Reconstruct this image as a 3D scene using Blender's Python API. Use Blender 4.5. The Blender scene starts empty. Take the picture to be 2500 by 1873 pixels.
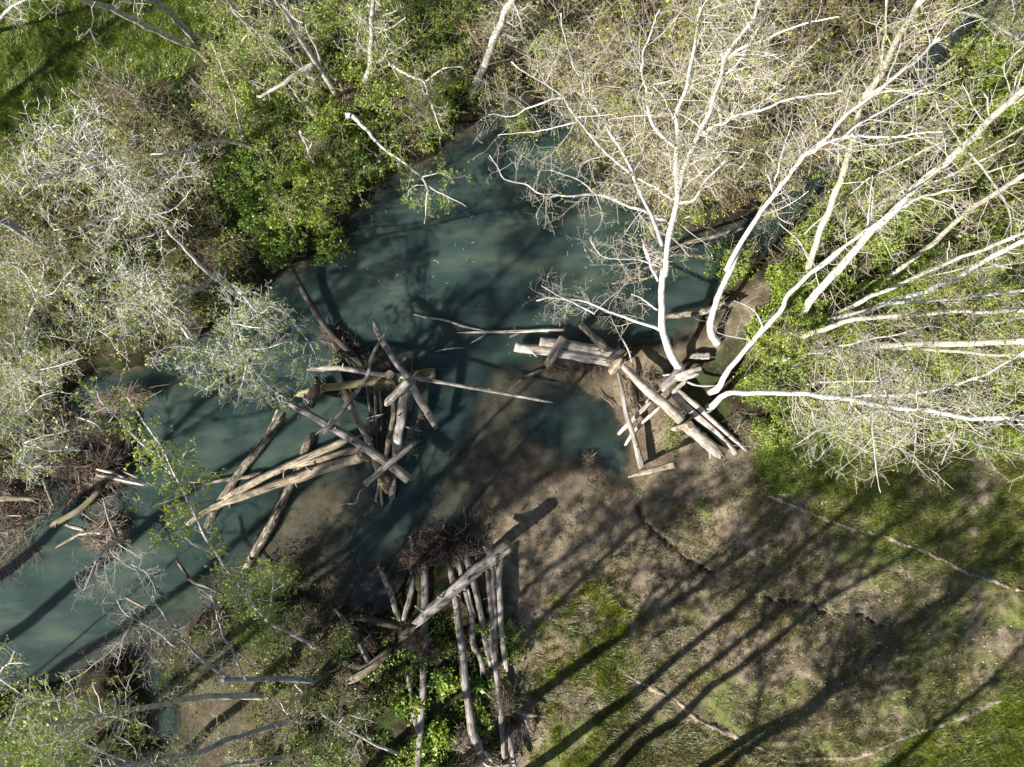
import bpy, math, re
import numpy as np

# ------------------------------------------------------------------ camera, world, sun, exposure
SC = bpy.context.scene
COL = SC.collection
CAM_H, PXM = 25.0, 2500 / 36.0            # drone height over the water, photo pixels per metre at water level
cam = bpy.data.cameras.new("drone_camera"); cam.sensor_width = 36; cam.lens = 25; cam.clip_end = 3000
cob = bpy.data.objects.new("drone_camera", cam); cob.location = (0, 0, CAM_H); COL.objects.link(cob); SC.camera = cob
SUN_AZ = (-0.79, -0.613); SUN_EL = 38.0
wd = bpy.data.worlds.new("World"); SC.world = wd; wd.use_nodes = True
_n = wd.node_tree.nodes; _bg = _n["Background"]
_sky = _n.new("ShaderNodeTexSky"); _sky.sky_type = 'NISHITA'; _sky.sun_disc = False
_sky.sun_elevation = math.radians(SUN_EL); _sky.sun_rotation = math.atan2(SUN_AZ[0], SUN_AZ[1])
wd.node_tree.links.new(_sky.outputs[0], _bg.inputs[0]); _bg.inputs[1].default_value = 0.05
sl = bpy.data.lights.new("sun", 'SUN'); sl.energy = 5.0; sl.angle = math.radians(0.53); sl.color = (1, .955, .88)
so = bpy.data.objects.new("sun", sl); COL.objects.link(so)
_e = math.radians(SUN_EL)
from mathutils import Vector
so.rotation_euler = Vector((SUN_AZ[0] * math.cos(_e), SUN_AZ[1] * math.cos(_e), math.sin(_e))).to_track_quat('Z', 'Y').to_euler()
so.location = (-40, -31, 45)
SC.view_settings.view_transform = 'Standard'; SC.view_settings.look = 'None'
SC.view_settings.exposure = 1.14; SC.view_settings.gamma = 1; SC.view_settings.use_curve_mapping = False

rng = np.random.default_rng(7)

# ------------------------------------------------------------------ places: photo pixels to metres
REG = {'A': (0, 0, 2.4544), 'B': (800, 0, 2.4544), 'C': (1600, 0, 2.4544), 'D': (0, 600, 2.4544), 'E': (800, 600, 2.4544),
       'F': (1600, 600, 2.4544), 'G': (0, 1198, 2.4544), 'H': (800, 1198, 2.4544), 'I': (1600, 1198, 2.4544),
       'J': (700, 760, 5.5225), 'K': (700, 980, 5.5225), 'L': (440, 980, 4.418), 'M': (1240, 770, 4.418), 'N': (1500, 850, 5.5225),
       'O': (960, 1280, 5.5225), 'P': (800, 1360, 5.5225), 'Q': (960, 1573, 3.1725), 'R': (0, 900, 2.884), 'S': (0, 1150, 2.884),
       'T': (1700, 600, 2.538), 'Z': (0, 0, 1.0)}
TOK = re.compile(r'([A-Z])(-?[\d.]+),(-?[\d.]+)(?::(-?[\d.]+))?')

def parse(path):
    """'F145,735:0.8 F60,560 ...' -> pixel points (n,2) and heights (n)"""
    pts, hs = [], []
    for m in TOK.finditer(path):
        ox, oy, s = REG[m[1]]
        pts.append((ox + float(m[2]) / s, oy + float(m[3]) / s)); hs.append(float(m[4]) if m[4] else np.nan)
    pts = np.array(pts); hs = np.array(hs)
    if np.isnan(hs).all(): hs[:] = 0
    d = np.r_[0, np.cumsum(np.hypot(*np.diff(pts, axis=0).T))]
    ok = ~np.isnan(hs)
    return pts, np.interp(d, d[ok], hs[ok])

def world(pts, h):
    pts = np.asarray(pts, float); h = np.asarray(h, float)
    k = (CAM_H - h) / CAM_H / PXM
    return np.stack([(pts[..., 0] - 1250) * k, (936.5 - pts[..., 1]) * k, h], -1)

def pixel(x, y, z=0.0):
    k = CAM_H / (CAM_H - z) * PXM
    return 1250 + x * k, 936.5 - y * k

# ------------------------------------------------------------------ noise and distances
def vnoise(x, y, seed=0):
    r = np.random.default_rng(seed).random((256, 256))
    xi = np.floor(x).astype(int); yi = np.floor(y).astype(int); fx = x - xi; fy = y - yi
    fx = fx * fx * (3 - 2 * fx); fy = fy * fy * (3 - 2 * fy)
    g = lambda a, b: r[a & 255, b & 255]
    return (g(xi, yi) * (1 - fx) + g(xi + 1, yi) * fx) * (1 - fy) + (g(xi, yi + 1) * (1 - fx) + g(xi + 1, yi + 1) * fx) * fy

def fbm(x, y, seed=0, octv=4):
    s = 0; a = .5; t = 0
    for k in range(octv):
        s = s + a * vnoise(x * 2 ** k + 17 * k, y * 2 ** k - 9 * k, seed + k); t += a; a *= .5
    return s / t

def seg_dist(px, py, poly, closed=True):
    poly = np.asarray(poly, float); n = len(poly); d = np.full(px.shape, 1e18)
    for i in range(n if closed else n - 1):
        a = poly[i]; b = poly[(i + 1) % n]; ab = b - a; L = max(ab @ ab, 1e-9)
        t = np.clip(((px - a[0]) * ab[0] + (py - a[1]) * ab[1]) / L, 0, 1)
        d = np.minimum(d, (px - a[0] - t * ab[0]) ** 2 + (py - a[1] - t * ab[1]) ** 2)
    return np.sqrt(d)

def inside(px, py, poly):
    poly = np.asarray(poly, float); c = np.zeros(px.shape, bool); n = len(poly)
    for i in range(n):
        x0, y0 = poly[i]; x1, y1 = poly[(i + 1) % n]
        if y0 == y1: continue
        c ^= ((y0 > py) != (y1 > py)) & (px < (x1 - x0) * (py - y0) / (y1 - y0) + x0)
    return c

def smooth(a, b, x):
    t = np.clip((x - a) / (b - a), 0, 1); return t * t * (3 - 2 * t)

def soft(px, py, poly, w=60, jit=45, seed=3):
    """1 inside the outline, 0 outside, with a ragged soft edge (pixels)"""
    jx = (fbm(px / 60, py / 60, seed) - .5) * 2 * jit; jy = (fbm(px / 60 + 50, py / 60, seed + 11) - .5) * 2 * jit
    d = seg_dist(px + jx, py + jy, poly); s = np.where(inside(px + jx, py + jy, poly), d, -d)
    return smooth(-w / 2, w / 2, s)

# the creek's shoreline in photo pixels at water level
SHORE = [(12000, -7500), (2480, -300), (2380, -60), (2300, 40), (2190, 170), (2060, 340), (1930, 440), (1820, 520), (1720, 560), (1640, 550), (1530, 480), (1480, 430), (1450, 390), (1430, 330), (1390, 280), (1330, 240), (1270, 235), (1220, 258), (1165, 290),
         (1120, 330), (1080, 365), (1020, 395), (960, 435), (905, 470), (860, 525), (835, 565), (790, 605), (745, 632), (700, 650), (640, 700),
         (560, 760), (470, 820), (380, 880), (310, 900), (240, 900), (190, 940), (150, 1000), (120, 1060), (60, 1110), (-50, 1160), (-300, 1230),
         (-900, 1500), (-9000, 4500), (-9000, 6500), (-900, 2300), (-300, 1800), (-50, 1720), (0, 1695), (80, 1680), (170, 1655), (235, 1620),
         (290, 1590), (330, 1640), (370, 1720), (378, 1800), (415, 1825), (445, 1790), (440, 1700), (432, 1620), (440, 1560), (475, 1510),
         (540, 1480), (600, 1462), (680, 1445), (760, 1445), (800, 1470), (830, 1485), (900, 1492), (950, 1488), (975, 1440), (990, 1415),
         (1003, 1370), (1040, 1330), (1100, 1302), (1150, 1283), (1180, 1240), (1215, 1195), (1245, 1160), (1290, 1146), (1330, 1140),
         (1370, 1152), (1410, 1140), (1440, 1122), (1470, 1140), (1500, 1165), (1522, 1190), (1540, 1180), (1540, 1110), (1530, 1060),
         (1512, 1030), (1489, 996), (1440, 962), (1390, 935), (1362, 905), (1420, 890), (1500, 878), (1540, 845), (1590, 832), (1640, 838),
         (1700, 803), (1745, 765), (1770, 730), (1790, 700), (1830, 660), (1900, 600), (1980, 510), (2060, 425), (2150, 335), (2250, 232),
         (2330, 130), (2420, 40), (2550, -60), (2900, -250), (12500, -6500)]
CRACKS = [("H1850,80 H1880,150 H1900,185 H1950,240 H2000,280 H2060,330 H2110,365 I0,255 I60,310 I150,370 I230,430 I310,470", .085, .26),
          ("I240,400 I290,415 I340,440", .05, .14), ("I450,540 I530,560 I570,620", .035, .1), ("I310,470 I400,520 I450,540", .04, .1),
          ("I620,600 I660,625 I700,640 I780,630 I870,640 I940,690 I1000,712 I1130,700 I1200,720 I1280,780 I1320,795", .07, .24),
          ("I980,710 I1030,770", .035, .1), ("I850,760 I870,830 I880,890", .035, .1), ("I1320,795 I1420,750 I1560,740", .03, .08)]

def relief(x, y):
    """ground height, signed shore distance (m, + on land), at world x,y"""
    px, py = pixel(x, y)
    wob = (fbm(px / 30, py / 30, 5, 3) - .5) * 26
    d = seg_dist(px, py, SHORE); ins = inside(px, py, SHORE)
    s = (np.where(ins, -d, d) + np.where(d < 150, wob, 0)) / PXM
    gent = smooth(980, 1120, px) * smooth(820, 900, py) * (1 - smooth(2300, 2700, px) * 0)
    gent = np.maximum(gent, .7 * smooth(300, 420, px) * smooth(1380, 1480, py))
    land_g = .55 * (1 - np.exp(-np.maximum(s, 0) / 2.2)) + .03 * np.maximum(s, 0) ** .5
    land_s = .95 * (1 - np.exp(-np.maximum(s, 0) / .45)) + .05 * np.maximum(s, 0) ** .7
    land = land_g * gent + land_s * (1 - gent)
    rough = (fbm(x * .8, y * .8, 21) - .5) * .30 + (fbm(x * 3.1, y * 3.1, 31, 3) - .5) * .17
    land = land + rough * smooth(.1, 1.6, s)
    depth = 1.5 * (1 - np.exp(-np.maximum(-s, 0) / 1.1))
    el = lambda cx, cy, rx, ry, a=0: np.exp(-((((px - cx) * math.cos(a) + (py - cy) * math.sin(a)) / rx) ** 2 + (((py - cy) * math.cos(a) - (px - cx) * math.sin(a)) / ry) ** 2) ** 1.6)
    for cx, cy, rx, ry, a, dep in [(790, 1235, 175, 112, -.5, .03), (790, 1400, 145, 98, .1, .02), (690, 1330, 135, 92, -.8, .07), (1215, 985, 80, 115, .5, .05), (1170, 1150, 110, 150, .55, .035), (1080, 1250, 60, 90, .6, .16), (1300, 1105, 125, 55, .1, .03), (1270, 960, 60, 60, 0, .05),
                                   (1290, 920, 90, 45, 0, .16), (1340, 900, 80, 40, 0, .12), (1480, 1180, 80, 40, .2, .05), (430, 1560, 110, 70, .2, .2), (300, 1600, 120, 60, 0, .2), (560, 1420, 90, 70, 0, .22)]:
        m = el(cx, cy, rx, ry, a); depth = depth * (1 - m) + np.minimum(depth, dep + (fbm(x * 1.6, y * 1.6, 41) - .5) * .10) * m
    m = el(1405, 1025, 100, 72, .25); depth = np.where(s < 0, depth * (1 - m) + np.maximum(depth, .5) * m, depth)
    z = np.where(s > 0, land, -depth)
    for path, w, dp in CRACKS:
        p, _ = parse(path); c = seg_dist(px + (fbm(px / 9, py / 9, 81, 2) - .5) * 22, py + (fbm(px / 9, py / 9, 91, 2) - .5) * 22, p, False) / PXM
        z = z - np.where(s > 0, dp * np.exp(-(c / w) ** 2), 0)
    return z, s

GX = np.linspace(-20.4, 20.4, 401); GY = np.linspace(-15.4, 15.4, 303)
_far = np.array([400., 200, 110, 65, 45, 33, 27, 23.5])
XS = np.r_[-_far, GX, _far[::-1]]; YS = np.r_[-_far, GY, _far[::-1]]
MX, MY = np.meshgrid(XS, YS); MZ, MS = relief(MX, MY)
_gz = MZ[8:-8, 8:-8]; _gs = MS[8:-8, 8:-8]

def _look(tab, x, y):
    u = np.clip((x - GX[0]) / (GX[1] - GX[0]), 0, len(GX) - 1.001); v = np.clip((y - GY[0]) / (GY[1] - GY[0]), 0, len(GY) - 1.001)
    i = u.astype(int); j = v.astype(int); a = u - i; b = v - j
    return (tab[j, i] * (1 - a) + tab[j, i + 1] * a) * (1 - b) + (tab[j + 1, i] * (1 - a) + tab[j + 1, i + 1] * a) * b
def gz(x, y): return _look(_gz, np.asarray(x, float), np.asarray(y, float))
def gs(x, y): return _look(_gs, np.asarray(x, float), np.asarray(y, float))
def on_ground(pts):
    """ground points seen at photo pixels"""
    h = np.zeros(len(pts))
    for _ in range(4):
        w = world(pts, h); h = np.maximum(gz(w[:, 0], w[:, 1]), -.02)
    return world(pts, h)

# ------------------------------------------------------------------ mesh helpers
def mesh(name, V, quads=None, tris=None, ngons=None, mat=None, sm=True, attrs=None):
    me = bpy.data.meshes.new(name); V = np.asarray(V, np.float32)
    idx, start, k = [], [], 0
    for f in (quads, tris):
        if f is not None and len(f):
            f = np.asarray(f, np.int32); idx.append(f.ravel()); start.append(k + np.arange(len(f)) * f.shape[1]); k += f.size
    for f in (ngons or []):
        idx.append(np.asarray(f, np.int32)); start.append(np.array([k])); k += len(f)
    idx = np.concatenate(idx); start = np.concatenate(start).astype(np.int32)
    me.vertices.add(len(V)); me.vertices.foreach_set("co", V.ravel())
    me.loops.add(len(idx)); me.loops.foreach_set("vertex_index", idx.astype(np.int32))
    me.polygons.add(len(start)); me.polygons.foreach_set("loop_start", start)
    for an, (ty, data) in (attrs or {}).items():
        a = me.attributes.new(an, ty, 'POINT')
        a.data.foreach_set({'FLOAT': 'value', 'FLOAT_VECTOR': 'vector', 'FLOAT_COLOR': 'color'}[ty], np.asarray(data, np.float32).ravel())
    me.update(calc_edges=True)
    if sm: me.shade_smooth()
    if mat: me.materials.append(mat)
    return me

def link(name, me, parent=None, loc=None):
    o = bpy.data.objects.new(name, me); COL.objects.link(o)
    if loc is not None: o.location = loc
    if parent:
        o.parent = parent
    return o

def tag(o, label, cat, group=None, kind=None):
    if label: o['label'] = label
    if cat: o['category'] = cat
    if group: o['group'] = group
    if kind: o['kind'] = kind
    return o

def root(name, loc, label, cat, group=None):
    o = bpy.data.objects.new(name, None); COL.objects.link(o); o.location = [float(v) for v in loc]; o.empty_display_size = .2
    return tag(o, label, cat, group)

def part(name, me, parent, kind=None):
    """mesh in world coordinates hung under its thing (whose Empty may stand anywhere)"""
    base = Vector((0, 0, 0)); p = parent
    while p: base = base + p.location; p = p.parent
    me.transform(__import__('mathutils').Matrix.Translation(-base))
    o = link(name, me, parent)
    if kind: o['kind'] = kind
    return o

def catmull(P, n):
    P = np.asarray(P, float)
    if len(P) == 2: return P[0] + (P[1] - P[0]) * np.linspace(0, 1, n)[:, None]
    Q = np.vstack([2 * P[0] - P[1], P, 2 * P[-1] - P[-2]]); out = []
    for i in range(1, len(Q) - 2):
        t = np.linspace(0, 1, 12, endpoint=False)[:, None]
        a, b, c, d = Q[i - 1], Q[i], Q[i + 1], Q[i + 2]
        out.append(.5 * ((2 * b) + (c - a) * t + (2 * a - 5 * b + 4 * c - d) * t ** 2 + (3 * b - a - 3 * c + d) * t ** 3))
    out = np.vstack(out + [P[-1:]])
    L = np.r_[0, np.cumsum(np.linalg.norm(np.diff(out, axis=0), axis=1))]
    u = np.linspace(0, L[-1], n)
    return np.stack([np.interp(u, L, out[:, k]) for k in range(3)], 1)

def unit(v): return v / np.maximum(np.linalg.norm(v, axis=-1, keepdims=True), 1e-9)

def frames(P):
    T = unit(np.gradient(P, axis=1)); M = len(P)
    ref = np.where(np.abs(T[:, 0, 2:3]) < .8, np.array([[0, 0, 1.]]), np.array([[1., 0, 0]]))
    U = np.empty_like(P); u = unit(np.cross(T[:, 0], ref)); U[:, 0] = u
    for i in range(1, P.shape[1]):
        u = unit(u - T[:, i] * (u * T[:, i]).sum(-1, keepdims=True)); U[:, i] = u
    return T, U, np.cross(T, U)

def tubes(P, R, S):
    """batch of tubes: P (M,N,3) R (M,N) -> verts, quads"""
    M, N, _ = P.shape; T, U, W = frames(P)
    th = np.arange(S) / S * 2 * np.pi
    V = P[:, :, None] + (U[:, :, None] * np.cos(th)[:, None] + W[:, :, None] * np.sin(th)[:, None]) * R[:, :, None, None]
    b = (np.arange(M)[:, None, None] * N + np.arange(N - 1)[None, :, None]) * S
    k = np.arange(S)[None, None]; k2 = (k + 1) % S
    Q = np.stack([b + k, b + k2, b + S + k2, b + S + k], -1).reshape(-1, 4)
    return V.reshape(-1, 3), Q

def stem(path, w0, w1, n=None, flare=0.0, rough=.06, S=10, seed=0):
    """one trunk or limb from photo points: centreline, radii, mesh arrays with the bark's own coordinates"""
    p, h = parse(path); C3 = catmull(world(p, h), n or max(10, len(p) * 4)); N = len(C3)
    t = np.linspace(0, 1, N); r = (w0 * .88 + (w1 * .74 - w0 * .88) * t) / PXM * (CAM_H - C3[:, 2]) / CAM_H / 2
    r = r * (1 + flare * np.exp(-t * N / 2.2))
    g = np.random.default_rng(seed)
    j = g.normal(0, 1, (N, 3)); j = (j + np.roll(j, 1, 0) + np.roll(j, -1, 0)) / 3; j[0] = j[-1] = 0
    C3 = C3 + j * (r[:, None] * .22) + j * np.clip(.03 - r[:, None] * .25, 0, .022)
    return C3, r

def stem_mesh(name, C3, r, mat, S=10, rough=.06, seed=0, cap=True, along0=0.0):
    N = len(C3); V, Q = tubes(C3[None], r[None], S); V = V.reshape(N, S, 3)
    g = np.random.default_rng(seed); b = g.normal(0, 1, (N, S)); b = (b + np.roll(b, 1, 0) * .7 + np.roll(b, 1, 1) * .5) / 1.6
    V = C3[:, None] + (V - C3[:, None]) * (1 + rough * b)[..., None]
    L = np.r_[0, np.cumsum(np.linalg.norm(np.diff(C3, axis=0), axis=1))]
    th = np.arange(S) / S * 2 * np.pi
    gr = np.stack([np.cos(th)[None] * r[:, None], np.sin(th)[None] * r[:, None], np.repeat((L + along0)[:, None], S, 1)], -1) + g.uniform(0, 40)
    gr[..., 2] -= 0
    ng = [list(range(S))[::-1], list(range((N - 1) * S, N * S))] if cap else None
    return mesh(name, V.reshape(-1, 3), Q, ngons=ng, mat=mat,
                attrs={'grain': ('FLOAT_VECTOR', gr.reshape(-1, 3)), 'along': ('FLOAT', np.repeat(L + along0, S))})

def spawn(P, R, cnt, lr, npts, spread=.75, up=.25, wander=.25, tmin=.15, tmax=1.0, r0=.5, g=rng, taper=.5):
    """children of polylines P (M,N,3): cnt per parent; returns (K,npts,3), radii (K,npts)"""
    M, N, _ = P.shape; cnt = np.asarray(cnt, int); par = np.repeat(np.arange(M), cnt); K = len(par)
    if K == 0: return np.zeros((0, npts, 3)), np.zeros((0, npts))
    t = g.uniform(tmin, tmax, K); u = t * (N - 1.001); i = u.astype(int); f = (u - i)[:, None]
    pos = P[par, i] * (1 - f) + P[par, i + 1] * f; tan = unit(P[par, i + 1] - P[par, i])
    pr = R[par, i] * (1 - f[:, 0]) + R[par, i + 1] * f[:, 0]
    rv = g.normal(0, 1, (K, 3)); perp = unit(rv - tan * (rv * tan).sum(-1, keepdims=True))
    d = unit(tan * (1 - spread) + perp * spread + np.array([0, 0, up]))
    L = g.uniform(lr[0], lr[1], K) * (1 - taper * t)
    out = np.empty((K, npts, 3)); out[:, 0] = pos; st = (L / (npts - 1))[:, None]
    for k in range(1, npts):
        d = unit(d + g.normal(0, wander, (K, 3)) + np.array([0, 0, up * .12])); pos = pos + d * st; out[:, k] = pos
    rr = np.minimum(pr * r0, .05)[:, None] * np.linspace(1, .4, npts)[None]
    return out, rr

def leaf_quads(Cn, size, g=rng, up=.6, narrow=.62):
    """diamond leaves with a fold of their own direction at centres Cn"""
    K = len(Cn); nrm = unit(g.normal(0, 1, (K, 3)) + np.array([0, 0, up])); a = unit(np.cross(nrm, g.normal(0, 1, (K, 3)))); b = np.cross(nrm, a)
    s = (size * g.uniform(.45, 1.45, K))[:, None] / 2
    V = np.stack([Cn - a * s, Cn + b * s * narrow - nrm * s * .2, Cn + a * s, Cn - b * s * narrow - nrm * s * .2], 1)
    return V.reshape(-1, 3), np.arange(K * 4).reshape(K, 4)

def join(parts):
    V, Q, k = [], [], 0
    for v, q in parts:
        if len(v): V.append(v); Q.append(q + k); k += len(v)
    return np.vstack(V), np.vstack(Q)

# ------------------------------------------------------------------ materials
def material(name):
    m = bpy.data.materials.new(name); m.use_nodes = True; nt = m.node_tree; nt.nodes.clear()
    out = nt.nodes.new("ShaderNodeOutputMaterial")
    N = lambda t, **k: _node(nt, t, k)
    return m, nt, out, N
def _node(nt, t, k):
    n = nt.nodes.new("ShaderNode" + t)
    for a, v in k.items():
        if a.startswith('_'): setattr(n, a[1:], v)
        else: n.inputs[a.replace('__', ' ')].default_value = v
    return n
def ramp(nt, N, src, stops, interp='LINEAR'):
    r = N("ValToRGB"); e = r.color_ramp; e.interpolation = interp
    while len(e.elements) < len(stops): e.elements.new(.5)
    for el, (p, c) in zip(e.elements, stops): el.position = p; el.color = (*c, 1) if len(c) == 3 else c
    nt.links.new(src, r.inputs[0]); return r.outputs[0]
def mixc(nt, N, fac, a, b, mode='MIX'):
    m = N("MixRGB"); m.blend_type = mode
    for s, v in zip(m.inputs, (fac, a, b)):
        if hasattr(v, 'is_output'): nt.links.new(v, s)
        else: s.default_value = v if not isinstance(v, tuple) or len(v) == 4 else (*v, 1)
    return m.outputs[0]
def noise(nt, N, vec, scale, detail=4, rough=.55, mapscale=None):
    n = N("TexNoise"); n.inputs['Scale'].default_value = scale; n.inputs['Detail'].default_value = detail; n.inputs['Roughness'].default_value = rough
    if mapscale:
        mp = N("Mapping"); mp.inputs['Scale'].default_value = mapscale; nt.links.new(vec, mp.inputs['Vector']); vec = mp.outputs[0]
    nt.links.new(vec, n.inputs['Vector']); return n.outputs['Fac']

def bark(name, pale, dark, moss=None, mossh=1.0, patch=.5, bands=True):
    m, nt, out, N = material(name); A = N("Attribute"); A.attribute_name = 'grain'; v = A.outputs['Vector']
    c = ramp(nt, N, noise(nt, N, v, 9, 5, .7, (1, 1, .45)), [(patch - .1, dark), (patch + .06, pale)])
    c = mixc(nt, N, .35, c, ramp(nt, N, noise(nt, N, v, 3, 3, .6), [(.35, dark), (.65, pale)]))
    if bands:                                              # short dark cross marks of alder and birch bark
        bnd = ramp(nt, N, noise(nt, N, v, 6, 3, .6, (.8, .8, 5)), [(.60, (0, 0, 0)), (.68, (1, 1, 1))])
        c = mixc(nt, N, bnd, c, tuple(x * .8 for x in dark))
    if moss:
        B = N("Attribute"); B.attribute_name = 'along'
        mth = N("Math", _operation='MULTIPLY_ADD'); nt.links.new(noise(nt, N, v, 7, 3), mth.inputs[0]); mth.inputs[1].default_value = 1.6 * mossh; nt.links.new(B.outputs['Fac'], mth.inputs[2])
        f = ramp(nt, N, mth.outputs[0], [(mossh * .75, (1, 1, 1)), (min(mossh * 1.25, 1.0), (0, 0, 0))]) if mossh <= 1 else None
        if f is None:
            dv = N("Math", _operation='DIVIDE'); nt.links.new(mth.outputs[0], dv.inputs[0]); dv.inputs[1].default_value = mossh * 2
            f = ramp(nt, N, dv.outputs[0], [(.42, (1, 1, 1)), (.62, (0, 0, 0))])
        c = mixc(nt, N, f, c, moss)
    p = N("BsdfPrincipled", Roughness=.85); p.inputs['Specular IOR Level'].default_value = .2; nt.links.new(c, p.inputs['Base Color'])
    bp = N("Bump", Strength=.7, Distance=.02); nt.links.new(noise(nt, N, v, 22, 4, .6, (1, 1, .5)), bp.inputs['Height']); nt.links.new(bp.outputs[0], p.inputs['Normal'])
    nt.links.new(p.outputs[0], out.inputs[0]); return m

def timber(name, pale, mid, dark, knots=True, stain=None, barky=0.0):
    """weathered driftwood: long grain streaks, checks and stains"""
    m, nt, out, N = material(name); A = N("Attribute"); A.attribute_name = 'grain'; v = A.outputs['Vector']
    c = ramp(nt, N, noise(nt, N, v, 14, 5, .65, (1, 1, .09)), [(.32, dark), (.47, mid), (.66, pale)])
    chk = ramp(nt, N, noise(nt, N, v, 26, 3, .5, (1, 1, .04)), [(.60, (0, 0, 0)), (.66, (1, 1, 1))])
    c = mixc(nt, N, chk, c, tuple(x * .35 for x in dark))
    big = ramp(nt, N, noise(nt, N, v, 2.2, 4, .6), [(.38, (.55, .53, .5)), (.6, (1, 1, 1))])
    c = mixc(nt, N, 1.0, c, big, 'MULTIPLY')
    if barky:
        bk = ramp(nt, N, noise(nt, N, v, 11, 5, .75, (1, 1, .35)), [(.34 + barky * .18, (1, 1, 1)), (.40 + barky * .18, (0, 0, 0))])
        c = mixc(nt, N, bk, c, tuple(x * .55 for x in dark))
    if stain:
        c = mixc(nt, N, ramp(nt, N, noise(nt, N, v, 1.6, 3, .6), [(.50, (0, 0, 0)), (.60, (.8, .8, .8))]), c, stain)
    p = N("BsdfPrincipled", Roughness=.8); p.inputs['Specular IOR Level'].default_value = .25; nt.links.new(c, p.inputs['Base Color'])
    bp = N("Bump", Strength=.8, Distance=.02); nt.links.new(noise(nt, N, v, 18, 4, .6, (1, 1, .1)), bp.inputs['Height']); nt.links.new(bp.outputs[0], p.inputs['Normal'])
    nt.links.new(p.outputs[0], out.inputs[0]); return m

def plain(name, a, b, scale=3.0, rough=.9):
    m, nt, out, N = material(name); T = N("NewGeometry")
    c = ramp(nt, N, noise(nt, N, T.outputs['Position'], scale, 3), [(.35, a), (.65, b)])
    r = ramp(nt, N, T.outputs['Random Per Island'], [(0, (.6, .6, .6)), (1, (1.3, 1.3, 1.3))])
    c = mixc(nt, N, 1.0, c, r, 'MULTIPLY')
    p = N("BsdfPrincipled", Roughness=rough); p.inputs['Specular IOR Level'].default_value = .2; nt.links.new(c, p.inputs['Base Color']); nt.links.new(p.outputs[0], out.inputs[0]); return m

def leafy(name, cols, trans=.4):
    m, nt, out, N = material(name); T = N("NewGeometry"); k = len(cols)
    c = ramp(nt, N, T.outputs['Random Per Island'], [(i / max(k - 1, 1), x) for i, x in enumerate(cols)])
    c2 = mixc(nt, N, 1.0, c, ramp(nt, N, noise(nt, N, T.outputs['Position'], .8, 3), [(.35, (.65, .72, .7)), (.65, (1.2, 1.15, 1))]), 'MULTIPLY')
    d = N("BsdfDiffuse"); t = N("BsdfTranslucent"); nt.links.new(c2, d.inputs[0]); nt.links.new(c2, t.inputs[0])
    mx = N("MixShader"); mx.inputs[0].default_value = trans; nt.links.new(d.outputs[0], mx.inputs[1]); nt.links.new(t.outputs[0], mx.inputs[2])
    gl = N("BsdfGlossy", Roughness=.45); gl.inputs[0].default_value = (1, 1, 1, 1); m2 = N("MixShader"); m2.inputs[0].default_value = .035
    nt.links.new(mx.outputs[0], m2.inputs[1]); nt.links.new(gl.outputs[0], m2.inputs[2]); nt.links.new(m2.outputs[0], out.inputs[0]); return m

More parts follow.
